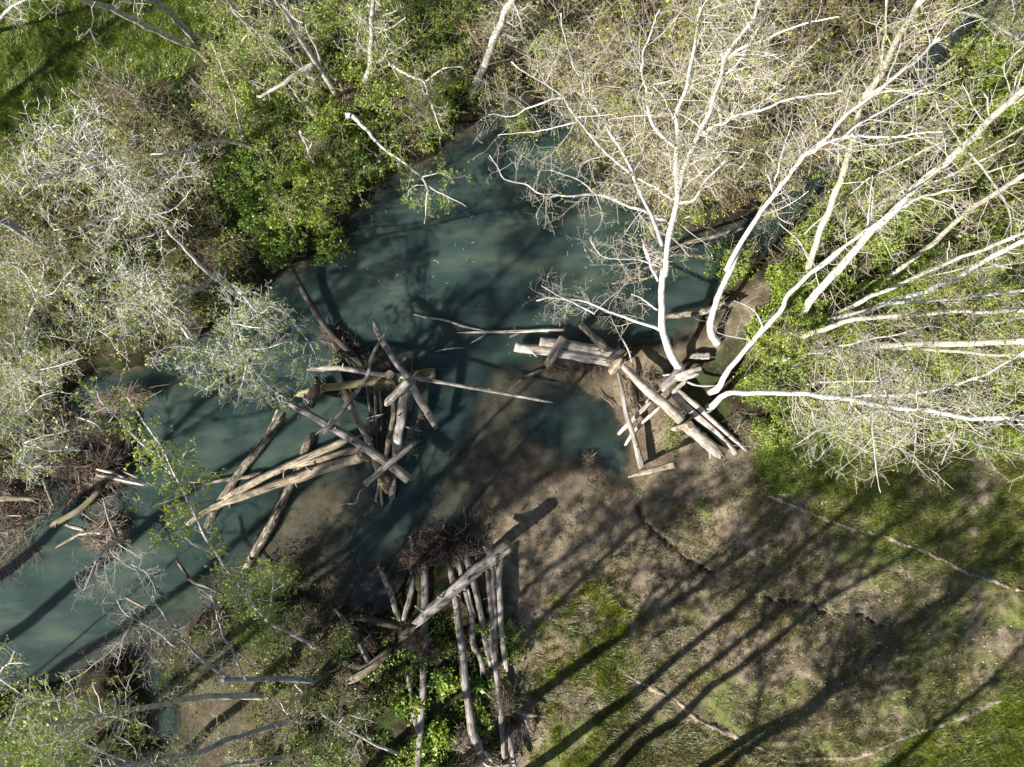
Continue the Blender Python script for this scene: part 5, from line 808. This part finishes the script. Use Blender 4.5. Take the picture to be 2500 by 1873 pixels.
tree('leaning_tree', 'long slender white tree leaning far out over the left arm of the creek, double stemmed', ('G1880,935:.8 G1800,890 G1700,840:1.6 G1600,770:2.2 G1480,640:3 G1330,430:4 G1210,240:4.8 D1165,1590:5.3 D1120,1510 D1050,1390:5.8 D1000,1270 D950,1170:6.2 D860,1050 D760,905:6.8', 9, 5), [('D1040,1390:5.7 D900,1240:6 D740,1080:6.4 D600,920:6.8 D585,870', 6, 4), ('D870,1205:6.1 D980,1280:6', 3, 3), ('G1110,280:5 G1190,340 G1290,380:4.3', 5, 4), ('D1060,1400:5.7 D1150,1420 D1250,1400:5.6', 3, 1.5), ('D1070,1290:6 D1120,1240 D1180,1210:6.2', 3, 1.5), ('G1600,770:2.2 G1640,560 G1600,440:3.2', 5, 2), ('G1640,600:3 G1760,530:3.3', 3, 2), ('G1480,640:3 G1380,700:3.5', 4, 2), ('D1110,1490:5.4 D1000,1530 D900,1570:5.5', 4, 2), ('G1150,120:5.2 G1020,200 G920,280:5.4', 4, 2)],
     'white', 'twig', 'leafbright', 3.2, (.3, 1.1), 5.5, (.22, .6), 3.2, 2.6, .08, 67, start=.1, up=.15)
tree('dead_tree', 'grey dead crown of bare twigs drooping over the sunlit left water', ('S790,440:.5 S760,510:.9 S690,620:1.4 S590,840:1.8', 7, 4), [('S760,530:.9 S740,700:1.5 S800,870:2', 4, 2), ('S750,520:1 S850,640:1.8 S960,700:2.2', 4, 2), ('S700,600:1.3 S660,780 S640,900:1.8', 3, 1.5), ('S800,560:1 S810,760:1.8 S720,930:2', 3, 1.5), ('S930,660:2 S1050,740:2.4 S1100,880', 4, 2), ('S780,480:.8 S900,560:1.6 S1000,620:2.2', 4, 2), ('S800,430:.8 S760,330:1.6 S720,190:2', 3, 2), ('S690,620:1.4 S580,660 S540,680:1.8', 2, 1.5), ('S670,790:1.7 S520,880:1.9', 2, 1.5)],
     'dead', 'twig', 'leaf', 3.2, (.35, 1.0), 4, (.2, .55), 2, 0, .05, 68, start=.1, up=0, flare=.1)
tree('dead_tree', 'grey dead branches with bare twigs along the muddy lower left shore', ('G1050,930:.6 G900,820:1.3 G760,740:2 G700,650:2.4', 6, 4), [('G900,820:1.3 G780,900:2 G620,930:2.4', 4, 2), ('G1000,880:.9 G940,1020:1.4 G830,1120:1.8', 4, 2), ('G800,760:1.8 G740,900:2.2 G700,1050', 4, 2), ('G720,900:1.4 G560,1050:1.8 G400,1150', 3, 2)], 'dead', 'twig', 'leaf', 3, (.35, 1.1), 4, (.2, .55), 2, .15, .05, 69, start=.1, up=.05, flare=.1)
tree('sapling', 'thin pale stem crossing the brush at the bottom, left of the shore logs', ('H410,1575:1 H200,1480:2 H0,1365:3.5 G1925,1335:3.7', 7, 5), [('H60,1400:3.1 H120,1350 H230,1370 H300,1400:3.2', 3, 2), ('H200,1480:2 H150,1560:2.4', 3, 2)], 'white', 'twig', 'shrubleaf', 2.0, (.4, 1.1), 4, (.25, .6), 3, 1, .06, 70)
tree('sapling', 'mottled stem in shade between the snapped trunk and the lowest grey trunk', ('G1860,1260:1 G1770,1160:2', 7, 6), [('G1740,1370:1.4 G1680,1270:2', 6, 4)], 'white', 'twig', 'shrubleaf', 2.0, (.4, 1.1), 4, (.25, .6), 3, 1.2, .06, 71)
# trees beyond the right and upper edges, whose shade falls into the picture
for k, (x, y, h, dens) in enumerate([(-2.2, -15.6, 17, .7), (-5.2, -15.2, 17, .6), (.8, -18.5, 18, .6), (3.5, -20.5, 17, .5), (-9, -16, 17, .6), (-12.5, -15.6, 16, 1.2), (-7, -17.2, 18, .5), (-3.6, -18, 19, .7), (-15, -16, 16, 1.2), (-.6, -16.6, 18, .5), (2.2, -16.4, 16, .6), (-17.5, -16.4, 16, .8), (-2.5, -21, 19, 1), (-21, -9, 15, .7), (-23.5, -4.5, 15, .5), (-26, 2.5, 15, .7), (-20.8, -11, 23, .8), (-19.2, -16, 22, .8), (-20.5, -13.5, 22, .8)]):
    g = np.random.default_rng(200 + k); rt = root('alder_tree', (x, y, float(gz(min(x, 20), min(y, 15)))), 'tall leafing alder standing outside the lower and left edges of the photo', 'tree', 'alders standing beyond the photo edge')
    z = np.linspace(0, h, 16); c = np.stack([x + g.normal(0, .25, 16).cumsum() * .5, y + g.normal(0, .25, 16).cumsum() * .5, z + .3], 1); c[0, 2] = -.1; r = np.linspace(.21, .05, 16)
    part('trunk', stem_mesh('trunk', c, r, M['white'], 10, .05, k), rt)
    P1, R1 = spawn(c[None, 8:], r[None, 8:], [int(26 * dens)], (1.8, 3.2 + h * .06), 8, .7, .35, .16, 0, 1, .6, g); R1 = np.clip(R1, .012, .05)
    P2, R2 = spawn(P1, R1, np.full(len(P1), 9), (.6, 1.6), 4, .65, .2, .2, .15, 1, .6, g); P3, R3 = spawn(P2, R2, np.full(len(P2), 4), (.2, .5), 2, .65, .2, .2, .15, 1, .7, g)
    V, Q = join([tubes(P1, R1, 4), tubes(P2, np.clip(R2, .006, .02), 3), tubes(P3, np.clip(R3, .004, .01), 3)]); part('twigs', mesh('twigs', V, Q, mat=M['twig']), rt, 'stuff')
    v, q = leaf_quads(P3[g.integers(0, len(P3), int(1500 * dens)), 1] + g.normal(0, .06, (int(1500 * dens), 3)), .16, g); part('leaves', mesh('leaves', v, q, mat=M['leaf'], sm=False), rt, 'stuff')

# ------------------------------------------------------------------ shrubs and plants
def shrub(name, label, px, py, rad, hgt, leaf, n, lsize, seed, twig='twigtan', cat='shrub', group=None, stems=26, up=.7):
    g = np.random.default_rng(seed); b = on_ground(np.array([[px, py]]))[0]; b[2] = max(b[2], 0)
    rt = root(name, b, label, cat, group); K = stems
    a = g.uniform(0, 6.283, K); rr = rad * np.sqrt(g.uniform(.05, 1, K)); tip = b + np.stack([np.cos(a) * rr, np.sin(a) * rr, hgt * np.sqrt(np.maximum(.05, 1 - (rr / rad) ** 2 * .8)) * g.uniform(.7, 1.1, K)], 1)
    t = np.linspace(0, 1, 5)[None, :, None]; P = b + (tip - b)[:, None] * t + np.array([0, 0, .25 * hgt]) * (t * (1 - t)) + g.normal(0, .03 * rad, (K, 5, 3)) * t
    R = np.clip(.006 * rad, .003, .012) * np.linspace(1, .4, 5)[None].repeat(K, 0)
    P2, R2 = spawn(P, R, np.full(K, 4), (.3 * rad, .7 * rad), 3, .6, .25, .3, .3, 1, .7, g); P3, R3 = spawn(P2, R2, np.full(len(P2), 2), (.12, .3), 2, .6, .2, .2, .2, 1, .8, g)
    V, Q = join([tubes(P, R, 3), tubes(P2, np.clip(R2, .0025, .007), 3), tubes(P3, np.clip(R3, .002, .005), 3)]); part('stems', mesh('stems', V, Q, mat=M[twig]), rt, 'stuff')
    if n:
        src = np.vstack([P2[:, 1:].reshape(-1, 3), P3[:, 1], P3[:, 1]]); c = src[g.integers(0, len(src), n)] + g.normal(0, .05, (n, 3)); v, q = leaf_quads(c, lsize, g, up)
        part('leaves', mesh('leaves', v, q, mat=M[leaf], sm=False), rt, 'stuff')
    return rt

SHRUBS = [ # single plants that can be told apart
 ('bright lime shrub beside the second white alder, over the creek edge', 1775, 650, .9, 1.2, 'leafbright', 1500, .07), ('fresh green shrub under the slender white alder', 1830, 930, .7, .7, 'leafbright', 1100, .07),
 ('grass green bush at the foot of the arching white alder', 1905, 1010, .8, .7, 'leafbright', 1300, .07), ('green bush in shade right of the arching alder foot', 1860, 1060, .6, .5, 'herb', 900, .07),
 ('small green bush beside the sawn end of the sunlit white log', 1640, 1030, .38, .35, 'leafbright', 420, .06), ('low green plants under the pile at the join of the white logs', 1635, 1075, .4, .3, 'leafbright', 380, .06),
 ('leafy red stemmed plant alone on the sand below the beach logs', 1705, 1245, .34, .3, 'leafbright', 300, .06), ('small sprig of leaves on the sand left of the red stemmed plant', 1620, 1218, .22, .15, 'darkleaf', 110, .06),
 ('rosette of pale leaves just right of the sandy shore logs', 1255, 1585, .42, .35, 'shrubleaf', 420, .08), ('bright clump of broad leaves between the straight and the thickest shore logs', 1075, 1790, .45, .45, 'leafbright', 520, .15),
 ('bright broad leaved clump right of the straight shore log', 1095, 1665, .4, .4, 'leafbright', 420, .15), ('green broad leaved clump right of the thickest shore log', 1155, 1675, .4, .4, 'herb', 420, .15), ('broad leaved clump left of the straight shore log', 990, 1715, .45, .4, 'herb', 460, .15),
 ('dark green clump right of the palest shore log', 1240, 1545, .6, .5, 'herb', 900, .08), ('yellow green clump where the diagonal log meets the leaves', 1000, 1530, .35, .35, 'shrubleaf', 330, .07), ('bright clump at the bottom edge left of the straight shore log', 1020, 1850, .5, .45, 'leafbright', 520, .09),
 ('dense bright nettle patch under the bowed tree on the upper left bank', 590, 440, 1.25, .7, 'herb', 4200, .085), ('second nettle patch running down the bank from the bowed tree', 655, 520, 1.0, .6, 'herb', 3000, .085), ('dark nettle bank above the water left of the snag', 690, 590, .9, .6, 'herb', 2400, .085),
 ('green bush overhanging the water at the foot of the left bank', 800, 600, .8, .6, 'herb', 1500, .09), ('bright bush behind the straight pale trunk at the top', 980, 185, .9, .8, 'leafbright', 1700, .07), ('bright bush below the limb that reaches over the water', 880, 400, .8, .9, 'herb', 1500, .08),
 ('yellow green bush where the creek comes out of the trees', 1180, 230, .8, 1.1, 'shrubleaf', 1200, .07), ('leafy bush over the creek under the tallest alder', 1260, 330, .8, 1.5, 'leafbright', 1100, .06), ('olive bush standing in the creek shade under the tallest alder', 1420, 380, 1.1, 1.8, 'leaftan', 1500, .06),
 ('bright shrub in the bottom left corner of the snapped trunk', 690, 1400, .9, .9, 'leafbright', 1500, .07), ('green shrub on the mud mound under the slender leaning tree', 640, 1520, .9, .8, 'leafbright', 1500, .07), ('dark shrub in shade at the bottom, right of the lowest grey trunk', 820, 1790, 1.0, .8, 'darkleaf', 1500, .08),
]
for k, (lab, x, y, r, h, lf, n, ls) in enumerate(SHRUBS): shrub('shrub', lab, x, y, r, h, lf, n, ls, 300 + k)

LANDMARKS = [("the tallest white alder's foot", 1655, 895), ("the second white alder's foot", 1745, 830), ("the slender white alder's foot", 1750, 945), ("the arching alder's foot", 1740, 990), ("the speckled alder's foot", 1915, 845),
    ("the mottled yellowish alder", 1990, 560), ("the fork of the sweeping white alder", 2175, 740), ("the arching alder's fork", 2060, 970), ("the bare spreading tree", 2070, 845), ("the top right corner", 2470, 30), ("the right edge's middle", 2480, 620),
    ("the two pale top left trunks", 500, 140), ("the broken hanging limb", 690, 215), ("the straight pale top trunk", 890, 200), ("the white birch like trunk", 1170, 190), ("the limb over the water", 900, 320), ("the forked thin limb", 1030, 220), ("the broken snag", 750, 400),
    ("the bowed tree", 580, 350), ("the bright nettle patch", 590, 450), ("the grey brown brush pile", 290, 240), ("the largest bare white crown", 350, 500), ("the dark shaded trunk at the left edge", 70, 570), ("the white kinked trunk", 90, 730), ("the drooping crown", 590, 850), ("the left debris jam", 220, 1100),
    ("the snapped grey trunk", 700, 1660), ("the mossy footed grey trunk", 500, 1710), ("the lowest grey trunk", 640, 1860), ("the mossy shore log", 900, 1640), ("the diagonal grey log", 1010, 1530), ("the straight shore log", 1030, 1700), ("the thickest shore log", 1140, 1700), ("the knobbly shore log", 1220, 1780),
    ("the creek's narrow upper arm", 1900, 400), ("the tall alder's fork", 1655, 440), ("the top edge's middle", 1400, 20), ("the slender leaning tree's foot", 760, 1580), ("the bottom edge left of the shore logs", 960, 1850),
    ("the slim grey beach log", 1570, 1150), ("the squared end of the diagonal log", 1240, 1340), ("the upper soil crack", 1610, 1300), ("the pool's muddy edge", 1440, 1130), ("the cracked shore log", 1710, 1075), ("the red stemmed plant", 1705, 1245), ("the end of the upper soil ridge", 1860, 1195), ("the lush grass", 1420, 1470)]
TAKEN = set()
def which(lead, px, py):
    """a label that says beside which landmark this one stands"""
    for k in sorted(range(len(LANDMARKS)), key=lambda k: (LANDMARKS[k][1] - px) ** 2 + (LANDMARKS[k][2] - py) ** 2)[:14]:
        nm, x, y = LANDMARKS[k]; dx, dy = px - x, py - y
        side = 'beside' if abs(dx) < 45 and abs(dy) < 45 else ('right of' if dx > 0 else 'left of') if abs(dx) > abs(dy) else ('below' if dy > 0 else 'above')
        far = 'close ' if math.hypot(dx, dy) < 130 and side != 'beside' else 'well ' if math.hypot(dx, dy) > 260 else ''
        lab = f"{lead} {far}{side} {nm}"
        if lab not in TAKEN and len(lab.split()) <= 16: TAKEN.add(lab); return lab
    return lead

def scatter(poly, n, seed, gap=0):
    g = np.random.default_rng(seed); poly = np.array(poly, float); lo, hi = poly.min(0), poly.max(0); out = []
    q = lo + g.random((n * 6, 2)) * (hi - lo); q = q[inside(q[:, 0], q[:, 1], poly)]
    ww = world(q, np.zeros(len(q))); q = q[gs(ww[:, 0], ww[:, 1]) > .05]
    for p in q:
        if all(np.hypot(*(p - o)) > gap for o in out): out.append(p)
        if len(out) >= n: break
    return np.array(out)

RIGHT = [(1760, 620), (1900, 560), (2050, 430), (2250, 230), (2400, 60), (2520, 0), (2520, 1080), (2300, 1090), (2050, 1060), (1880, 1030), (1790, 930), (1830, 800), (1900, 700)]
FARTOP = [(1180, -20), (2330, -20), (2290, 60), (2170, 190), (2040, 345), (1910, 440), (1800, 515), (1710, 550), (1640, 540), (1540, 470), (1470, 390), (1440, 310), (1380, 250), (1280, 215), (1200, 235), (1120, 180)]
NORTH = [(520, 150), (620, 20), (1160, -20), (1130, 240), (1060, 350), (940, 430), (850, 500), (760, 560), (620, 380), (480, 260)]
LEFT = [(-20, 420), (130, 340), (330, 250), (500, 280), (560, 370), (540, 500), (640, 640), (560, 740), (430, 820), (250, 880), (140, 960), (40, 1080), (-20, 1110)]
LOWL = [(420, 1560), (560, 1490), (760, 1470), (900, 1540), (900, 1880), (560, 1880), (620, 1700), (440, 1660)]
BOTC = [(880, 1540), (1010, 1500), (1200, 1500), (1270, 1560), (1260, 1760), (1180, 1880), (860, 1880)]
for name, poly, n, gap, lab, grp, rr, hh, leafs, cnt, ls, tw in [
    ('shrub', RIGHT, 44, 55, 'thin stemmed leafing shrub in the thicket on the right bank', 'shrubs of the right bank thicket', (.7, 1.3), (1.2, 3.0), ['leaf', 'leafbright', 'leaf', 'leafbright'], 2000, .075, 'twigtan'),
    ('shrub', FARTOP, 62, 48, 'twiggy tan shrub on the far bank under the tallest alder crown', 'shrubs of the far bank under the alder crown', (.8, 1.4), (1.0, 2.4), ['leaftan', 'leaftan', 'leaf'], 900, .065, 'twigtan'),
    ('shrub', NORTH, 30, 55, 'leafy green shrub on the upper bank above the creek', 'shrubs of the upper bank', (.7, 1.2), (.9, 2.2), ['leafbright', 'shrubleaf', 'leaf', 'leafbright'], 950, .07, 'twigtan'),
    ('shrub', LEFT, 26, 55, 'twiggy shrub with small leaves beneath the bare left crowns', 'shrubs beneath the left crowns', (.7, 1.2), (.9, 2.0), ['shrubleaf', 'leaf', 'shrubleaf'], 820, .06, 'twigtan'),
    ('shrub', LOWL, 16, 60, 'leafing shrub on the muddy lower left bank', 'shrubs of the lower left bank', (.7, 1.1), (.7, 1.6), ['shrubleaf', 'leafbright', 'darkleaf'], 520, .065, 'twigtan'),
    ('shrub', BOTC, 14, 55, 'low leafy shrub growing among the lower shore logs', 'shrubs among the lower shore logs', (.35, .6), (.25, .55), ['leafbright', 'herb', 'shrubleaf'], 330, .10, 'twigdead')]:
    for k, (x, y) in enumerate(scatter(poly, n, 77 + n, gap)):
        g = np.random.default_rng(900 + k * 7 + n); lf = leafs[k % len(leafs)]; look = {'leaf': 'pale yellow green', 'shrubleaf': 'olive green', 'leafbright': 'fresh green', 'leaftan': 'tan budding', 'darkleaf': 'dark green', 'herb': 'deep green'}[lf]
        shrub(name, which(look + ' shrub', x, y), x, y, g.uniform(*rr), g.uniform(*hh), lf, int(cnt * g.uniform(.7, 1.3)), ls, 500 + k * 3 + n, tw, group=grp, stems=10)
for k, (x, y) in enumerate(scatter([(1560, 1080), (1660, 1010), (1720, 1090), (1850, 1150), (1780, 1300), (1560, 1450), (1300, 1400), (1250, 1300), (1450, 1180)], 26, 5, 34)):
    g = np.random.default_rng(k); shrub('seedling', which(['tiny bright seedling', 'tiny olive seedling', 'tiny dark seedling'][k % 3] + ' on sand', x, y), x, y, g.uniform(.09, .2), g.uniform(.06, .14), ['leafbright', 'shrubleaf', 'darkleaf'][k % 3], int(g.integers(22, 60)), .05, 700 + k, cat='seedling', group='seedlings on the bare sand', stems=6)

def sapling(x, y, h, w, leaf, n, seed):
    g = np.random.default_rng(seed); hs = np.linspace(.8, h, 5); ln = g.normal(0, .09, 2); pp = ' '.join(f"Z{1250 + (x - 1250 + ln[0] * a * 60) * 24.4 / (CAM_H - a):.0f},{936.5 + (y - 936.5 + ln[1] * a * 60) * 24.4 / (CAM_H - a):.0f}:{a:.2f}" for a in hs)
    look = {'leaf': 'yellow green', 'shrubleaf': 'olive leaved', 'leafbright': 'fresh green', 'leaftan': 'tan budding'}[leaf]
    tree('sapling', which(look + ' sapling', x, y), (pp, w, w * .7), [], ['tan', 'white', 'grey'][seed % 3], 'twigtan', leaf, 2.6, (.5, 1.5), 5, (.25, .7), 3, n, .06, seed, 'sapling', start=.25)
for poly, n, gap, hh, lv in [(RIGHT, 20, 75, (3.5, 7), ['leaf', 'leafbright', 'leaf', 'shrubleaf']), (FARTOP, 16, 70, (3, 6), ['leaftan', 'leaftan', 'leaf']), (NORTH, 11, 80, (3, 6), ['leaf', 'leafbright', 'leaf']), (LEFT, 12, 75, (3, 6), ['leaf', 'shrubleaf', 'leaf']), (LOWL, 5, 90, (2.5, 4.5), ['leafbright', 'shrubleaf'])]:
    for k, (x, y) in enumerate(scatter(poly, n, 31 + n, gap)):
        g = np.random.default_rng(40 + k + n); sapling(x, y, g.uniform(*hh), g.uniform(4, 7), lv[k % len(lv)], 1.3, 2000 + 50 * n + k)

# carpets of leaves nobody could count
def carpet(name, label, polys, per_m2, mat, lsize, hz, seed, patch=.45, cat='ground cover', up=1.0, shore=.05):
    g = np.random.default_rng(seed); C = []
    for poly in polys:
        poly = np.array(poly, float); lo, hi = poly.min(0), poly.max(0); area = np.prod(hi - lo) / PXM ** 2; n = int(area * per_m2 * 1.6)
        q = lo + g.random((n, 2)) * (hi - lo); q = q[soft(q[:, 0], q[:, 1], poly, 40, 40, seed) > g.random(n) * .9 + .05]
        d = fbm(q[:, 0] / 42, q[:, 1] / 42, seed, 4); q = q[d > patch - .06 + g.random(len(q)) * .12]; w = on_ground(q); s = gs(w[:, 0], w[:, 1]); w = w[s > shore]
        w[:, 2] += hz * g.random(len(w)) * (.3 + 1.4 * np.maximum(0, fbm(w[:, 0] * 1.5, w[:, 1] * 1.5, seed + 5) - .2)); C.append(w)
    C = np.vstack(C); v, q = leaf_quads(C, lsize, g, up); o = link(name, mesh(name, v, q, mat=M[mat], sm=False)); return tag(o, label, cat, kind='stuff')
carpet('ground_cover', 'low green leaves carpeting the right bank thicket', [RIGHT], 640, 'leafbright', .085, .55, 1, .40)
carpet('ground_cover', 'green herbs and nettles carpeting the upper bank', [NORTH], 520, 'leafbright', .085, .5, 2, .40)
carpet('ground_cover', 'dark green leaves carpeting the ground beneath the left crowns', [LEFT], 300, 'shrubleaf', .085, .5, 3, .45)
carpet('ground_cover', 'patchy green leaves on the muddy lower left bank', [LOWL], 200, 'shrubleaf', .08, .4, 4, .5)
carpet('ground_cover', 'leaves filling the gaps among the lower shore logs', [BOTC], 150, 'herb', .10, .25, 5, .50)
carpet('ground_cover', 'brown and olive leaves on the far bank under the alder crown', [FARTOP], 240, 'leaftan', .07, .8, 6, .42)

# brush: fine standing dead stems woven through the thickets
def brush(label, polys, per_m2, mat, size, seed, hz=1.2):
    g = np.random.default_rng(seed); C = []
    for poly in polys:
        poly = np.array(poly, float); lo, hi = poly.min(0), poly.max(0); n = int(np.prod(hi - lo) / PXM ** 2 * per_m2); q = lo + g.random((n, 2)) * (hi - lo); q = q[inside(q[:, 0], q[:, 1], poly)]
        w = on_ground(q); w[:, 2] = np.maximum(w[:, 2], 0) + g.random(len(w)) * hz; C.append(w)
    C = np.vstack(C); K = len(C); d = g.normal(0, 1, (K, 3)); d[:, 2] = np.abs(d[:, 2]) * .7; d = unit(d); L = g.uniform(.4, 1, K) * size; P = np.empty((K, 3, 3)); pos = C
    for i in range(3): P[:, i] = pos; d = unit(d + g.normal(0, .28, (K, 3))); pos = pos + d * (L / 2)[:, None]
    V, Q = tubes(P, g.uniform(.003, .008, K)[:, None] * np.array([1, .8, .4]), 3); tag(link('brush', mesh('brush', V, Q, mat=M[mat])), label, 'brush', kind='stuff')
brush('fine tan stems woven through the right bank thicket', [RIGHT], 20, 'twigtan', 1.3, 1, 2.0)
brush('fine tan stems on the far bank under the alder crown', [FARTOP], 40, 'twigtan', 1.3, 2, 2.0)
brush('fine dead stems among the shrubs of the upper bank', [NORTH], 22, 'twigtan', 1.1, 3, .9)
brush('fine grey stems beneath the left crowns', [LEFT], 36, 'twigdead', 1.2, 4, 1.5)
brush('fine dead stems on the lower left bank', [LOWL], 30, 'twigdead', .9, 5, .6)

# grass
def turf(label, poly, per_m2, mat, hgt, seed, patch=None, shore=.3, width=.011, lean=.5):
    g = np.random.default_rng(seed); poly = np.array(poly, float); lo, hi = np.maximum(poly.min(0), -120), np.minimum(poly.max(0), (2620, 1990)); n = int(np.prod(hi - lo) / PXM ** 2 * per_m2 * 1.3)
    q = lo + g.random((n, 2)) * (hi - lo); q = q[soft(q[:, 0], q[:, 1], poly, 70, 50, seed) > g.random(n) * .9 + .05]
    f = fbm(q[:, 0] / 75, q[:, 1] / 75, seed, 3) * .55 + fbm(q[:, 0] / 17, q[:, 1] / 17, seed + 3, 3) * .45
    if patch is not None: k = f > patch - .08 + .16 * g.random(len(q)); q = q[k]; f = f[k]
    w = on_ground(q); k = gs(w[:, 0], w[:, 1]) > shore; w = w[k]; f = f[k]; K = len(w); a = g.uniform(0, 6.283, K); hh = hgt * g.uniform(.5, 1.2, K) * (.4 + 1.2 * f)
    flow = fbm(w[:, 0] * 1.2, w[:, 1] * 1.2, seed + 9) * 12; dv = np.stack([np.cos(a) + np.cos(flow), np.sin(a) + np.sin(flow), np.full(K, 1 / lean)], 1); dv = unit(dv) * hh[:, None]; sd = np.stack([-np.sin(a), np.cos(a), a * 0], 1) * width
    V = np.stack([w - sd, w + sd, w + dv], 1).reshape(-1, 3); tag(link('grass', mesh('grass', V, tris=np.arange(K * 3).reshape(K, 3), mat=M[mat], sm=False)), label, 'grass', kind='stuff')
turf('bright green meadow grass in the top left corner', [(-60, -60), (600, -60), (560, 0), (500, 100), (400, 180), (290, 230), (200, 300), (120, 350), (-60, 440)], 1500, 'grass', .22, 1, None, .3, .014, .9)
turf('thin straw and green grass over the silt terrace', [(1350, 1500), (1500, 1300), (1830, 1180), (1900, 1130), (2560, 1120), (2560, 1930), (1300, 1930), (1290, 1700)], 800, 'grassdry', .13, 2, .47, .6, .010, 1.1)
turf('lush yellow green grass beside the lower shore logs', LUSH, 900, 'grasslime', .24, 3, .52, .4, .013, .9)
turf('green grass below the arching white alder', [(1840, 1050), (1990, 1030), (2100, 1100), (2050, 1210), (1880, 1190)], 1500, 'grass', .2, 4, .40, .4, .013, .9)
turf('green grass along the upper terrace by the right edge', [(1900, 1120), (2560, 1080), (2560, 1420), (2250, 1370), (1960, 1230)], 750, 'grasslime', .15, 5, .47, .4, .012, 1)
turf('green grass in the lower right corner beyond the long soil ridge', [(2100, 1950), (2240, 1800), (2380, 1730), (2560, 1640), (2560, 1950)], 1400, 'grasslime', .2, 6, .45, .4, .013, 1)
turf('tufted olive grass below the long soil ridge at the bottom', [(1500, 1700), (1680, 1740), (1860, 1850), (2080, 1850), (2080, 1950), (1380, 1950)], 1000, 'grassdry', .2, 7, .44, .4, .013, 1)

# fallen leaves and pegs on the terrace
g = np.random.default_rng(5)
q = np.array([1130, 880]) + g.random((26000, 2)) * (1400, 1000); q = q[(soft(q[:, 0], q[:, 1], SAND, 60, 40, 8) * .8 + soft(q[:, 0], q[:, 1], BARE, 90, 60, 9) * .6 + .1 > g.random(len(q))) & (fbm(q[:, 0] / 50, q[:, 1] / 50, 71) + .25 * g.random(len(q)) > .55)]
w = on_ground(q); w = w[gs(w[:, 0], w[:, 1]) > .05]; w[:, 2] += .015; v, qq = leaf_quads(w, .075, g, 3.0, .33)
tag(link('leaf_litter', mesh('leaf_litter', v, qq, mat=M['litter'], sm=False)), 'dark fallen leaves scattered over the sand and silt', 'leaf litter', kind='stuff')
_pv = np.array([(-1, -1, 0), (1, -1, 0), (1, 1, 0), (-1, 1, 0), (-1, -1, 1), (1, -1, 1), (1, 1, 1), (-1, 1, 1)], float) * (.014, .011, .08) - (0, 0, .03)
pegm = mesh('peg', _pv, [(4, 5, 6, 7), (0, 1, 5, 4), (1, 2, 6, 5), (2, 3, 7, 6), (3, 0, 4, 7)], mat=M['peg'], sm=False)
PEGS = [(1620, 1500), (1900, 1560), (2150, 1420), (2330, 1440), (2480, 1500), (2480, 1640), (2300, 1720), (2120, 1800), (1900, 1820), (1700, 1730), (1560, 1640)]
pts = np.array([(1560 + i * 38 + (j % 2) * 19, 1400 + j * 22) for i in range(26) for j in range(21)], float) + g.normal(0, 4, (26 * 21, 2))
pts = pts[inside(pts[:, 0], pts[:, 1], PEGS)]; pts = pts[g.random(len(pts)) > .3]
for p3 in on_ground(pts):
    o = link('peg', pegm, loc=p3); o.rotation_euler = (g.normal(0, .2), g.normal(0, .2), g.uniform(0, 3)); tag(o, 'small pale peg set in the grid across the silt terrace', 'peg', 'pale pegs in the terrace grid')
